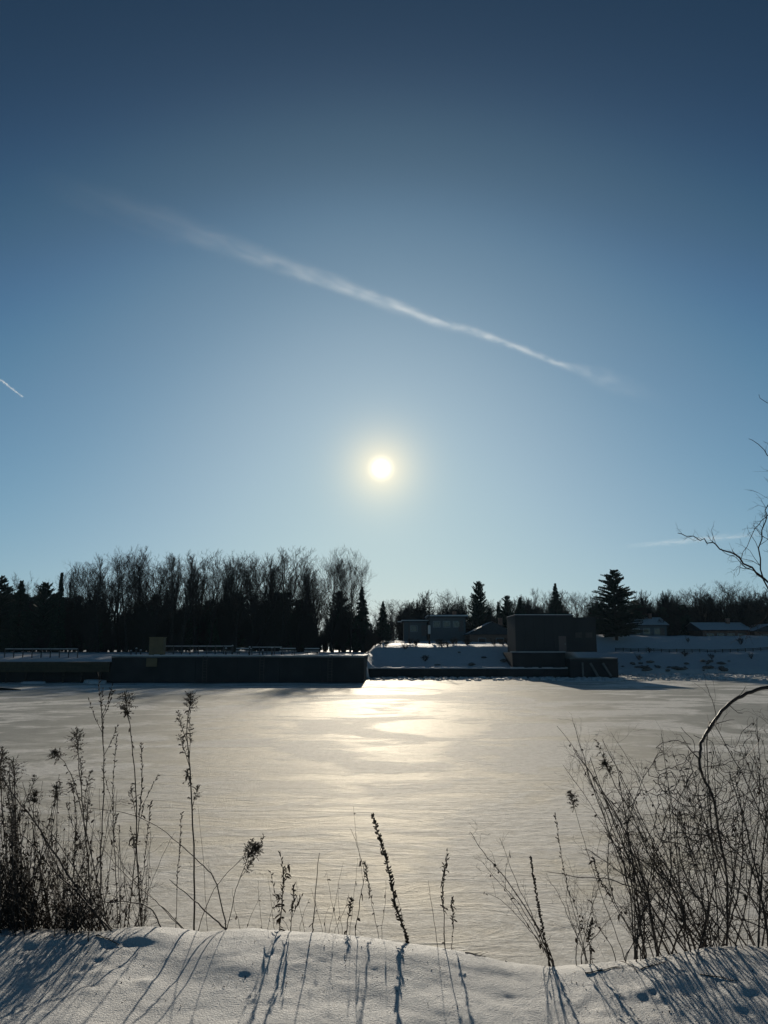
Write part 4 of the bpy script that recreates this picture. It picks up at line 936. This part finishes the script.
# --- twigs and crumbs lying on the snow
def on_snow(px, py):
    d = ray(px, py); t = 2.0
    for _ in range(400):
        p = Vector((0, 0, H)) + d * t
        if p.z < hn1(p.x, p.y): break
        t += .01
    return p
for i, (a, b) in enumerate([((466, 953), (486, 958)), ((560, 962), (600, 967)), ((505, 962), (545, 966)), ((585, 975), (622, 968)), ((640, 970), (668, 962)), ((700, 975), (738, 983)), ((620, 962), (640, 975)), ((95, 936), (122, 946))]):
    p, q = on_snow(*a), on_snow(*b); P_ = []
    for k in range(7):
        s = p.lerp(q, k / 6) + Vector((rnd.uniform(-.008, .008), rnd.uniform(-.012, .012), 0)); s.z = hn1(s.x, s.y) + .003; P_.append(s - p)
    m_ = MB().tube(P_, [.003, .003, .0028, .0025, .0022, .002, .001], 5)
    for k in (2, 4): v = Vector((rnd.uniform(-.05, .05), rnd.uniform(-.05, .05), .02)); m_.tube([P_[k], P_[k] + v], [.0015, .0008], 3)
    tag(m_.build('fallen_twig', M['cane'], None, True, p), 'thin broken twig lying on the near snow crest', 'twig', 'twigs lying on the snow')

lt = MB(); rg = random.Random(77)      # seed litter shed on the snow round the weeds
for i in range(420):
    px = rg.choice([rg.uniform(0, 260), rg.uniform(270, 460), rg.uniform(540, 768), rg.uniform(560, 768)]); d = ray(px, rg.uniform(934, 990)); t_ = (1.88 - H) / d.z
    x, y = d.x * t_, d.y * t_; lt.tet((x, y, hn1(x, y) + .002), rg.uniform(.0012, .0034), rg)
tag(lt.build('seed_litter', M['leaf']), 'dark seeds and leaf crumbs strewn on the near snow', 'litter', kind='stuff')

# ================================================================ HAZE: thin winter air over the river
hz = MB().box(-960, 960, -110, 1260, -3.0, 48).build('haze', None)
m = bpy.data.materials.new('winter_air'); m.use_nodes = True; t = m.node_tree; t.nodes.clear()
out = t.nodes.new('ShaderNodeOutputMaterial'); pv = t.nodes.new('ShaderNodeVolumePrincipled'); t.links.new(pv.outputs[0], out.inputs['Volume'])
pv.inputs['Color'].default_value = (.5, .75, 1.0, 1); pv.inputs['Density'].default_value = .00006; pv.inputs['Anisotropy'].default_value = .2
hz.data.materials.append(m); tag(hz, 'thin pale winter haze over the river', 'haze', kind='stuff')

# ================================================================ CONTRAILS (ice cloud, lit by the sun)
def trail(name, p0, p1, rad, dens, label, taper, nseed, ALT=9000.0, cat='contrail'):
    """a level tube of thin ice cloud at 9 km, density falling off from its axis"""
    def up(px, py): d = ray(px, py); return d * ((ALT - H) / d.z) + Vector((0, 0, H))
    A, B = up(*p0), up(*p1); ln = (B - A).length; mid = (A + B) / 2
    taper = [(((up(a[0], p0[1] + (p1[1] - p0[1]) * (a[0] - p0[0]) / (p1[0] - p0[0])) - A).length / ln) if 0 < n_ < len(taper) - 1 else float(n_ > 0), a[1], a[2]) for n_, a in enumerate(taper)]
    mb = MB(); k = 24
    mb.tube([(ln * (i / k - .5), 0, 0) for i in range(k + 1)], [rad * (.25 + .75 * math.sin(math.pi * min(1, .08 + .84 * i / k))) for i in range(k + 1)], 12)
    m = bpy.data.materials.new('ice_cloud'); m.use_nodes = True; t = m.node_tree; t.nodes.clear(); lk = t.links.new
    out = t.nodes.new('ShaderNodeOutputMaterial'); pv = t.nodes.new('ShaderNodeVolumePrincipled'); lk(pv.outputs[0], out.inputs['Volume'])
    pv.inputs['Color'].default_value = (1, 1, 1, 1); pv.inputs['Anisotropy'].default_value = .55
    co = t.nodes.new('ShaderNodeTexCoord'); sep = t.nodes.new('ShaderNodeSeparateXYZ'); lk(co.outputs['Object'], sep.inputs[0])
    def mm(op, a, b=None, c=None):
        n = t.nodes.new('ShaderNodeMath'); n.operation = op
        for i, v in enumerate((a, b, c)):
            if v is None: continue
            if isinstance(v, bpy.types.NodeSocket): lk(v, n.inputs[i])
            else: n.inputs[i].default_value = v
        return n.outputs[0]
    mp = t.nodes.new('ShaderNodeMapping'); mp.inputs['Scale'].default_value = (1 / (rad * 1.3), 1 / (rad * .34), 1 / (rad * .34)); lk(co.outputs['Object'], mp.inputs['Vector'])
    nz = t.nodes.new('ShaderNodeTexNoise'); nz.inputs['Scale'].default_value = 1.0; nz.inputs['Detail'].default_value = 5; nz.inputs['Roughness'].default_value = .6; nz.inputs['Distortion'].default_value = .5
    lk(mp.outputs[0], nz.inputs['Vector'])
    # slow sideways wander of the axis
    wob = t.nodes.new('ShaderNodeTexNoise'); wob.noise_dimensions = '1D'; wob.inputs['Scale'].default_value = 1 / (ln * .16); wob.inputs['Detail'].default_value = 2
    lk(sep.outputs[0], wob.inputs['W'])
    yy = mm('ADD', sep.outputs[1], mm('MULTIPLY', mm('SUBTRACT', wob.outputs['Fac'], .5), rad * .7))
    r2 = mm('SQRT', mm('ADD', mm('MULTIPLY', yy, yy), mm('MULTIPLY', sep.outputs[2], sep.outputs[2])))
    u = mm('ADD', mm('DIVIDE', sep.outputs[0], ln), .5)          # 0..1 along the trail
    rampw = t.nodes.new('ShaderNodeFloatCurve'); c = rampw.mapping.curves[0]
    c.points[0].location = (0, taper[0][1]); c.points[1].location = (1, taper[-1][1])
    for a in taper[1:-1]: c.points.new(*a[:2])
    rampw.mapping.update(); lk(u, rampw.inputs['Value'])
    dn = t.nodes.new('ShaderNodeFloatCurve'); c = dn.mapping.curves[0]
    c.points[0].location = (0, taper[0][2]); c.points[1].location = (1, taper[-1][2])
    for a in taper[1:-1]: c.points.new(a[0], a[2])
    dn.mapping.update(); lk(u, dn.inputs['Value'])
    q = mm('DIVIDE', r2, mm('MULTIPLY', rampw.outputs[0], rad))
    fall = mm('EXPONENT', mm('MULTIPLY', mm('MULTIPLY', q, q), -2.6))
    edge = mm('MAXIMUM', mm('SUBTRACT', mm('MULTIPLY', nz.outputs['Fac'], 6.0), 2.4), 0.0)
    lk(mm('MULTIPLY', mm('MULTIPLY', fall, edge), mm('MULTIPLY', dn.outputs[0], dens)), pv.inputs['Density'])
    m.cycles.volume_step_rate = .12
    o = mb.build(name, m); o.location = mid
    d = (B - A).normalized(); z = Vector((0, 0, 1)); y = z.cross(d).normalized()
    o.matrix_world = Matrix.Translation(mid) @ Matrix((d, y, d.cross(y))).transposed().to_4x4()
    return tag(o, label, cat)
trail('contrail', (20, 172), (680, 406), 640, .0006, 'long white contrail slanting across the sky above the sun', [(20, .95, 0), (80, .95, .03), (150, .85, .065), (205, .6, .15), (260, .42, .36), (350, .34, .75), (450, .25, 1.0), (530, .20, 1.0), (565, .24, .6), (590, .5, .16), (630, .8, .04), (680, .9, 0)], 1)
trail('contrail', (-25, 361), (23, 397), 110, .0060, 'short bright contrail at the left picture edge', [(-25, .5, .6), (0, .42, .9), (23, .3, .9)], 2)
trail('cloud_wisp', (620, 547), (760, 534), 170, .0014, 'faint flat cloud wisp low in the sky on the right', [(620, .5, 0), (660, .6, .5), (700, .6, .8), (760, .6, .1)], 3, 3000.0, 'cloud')
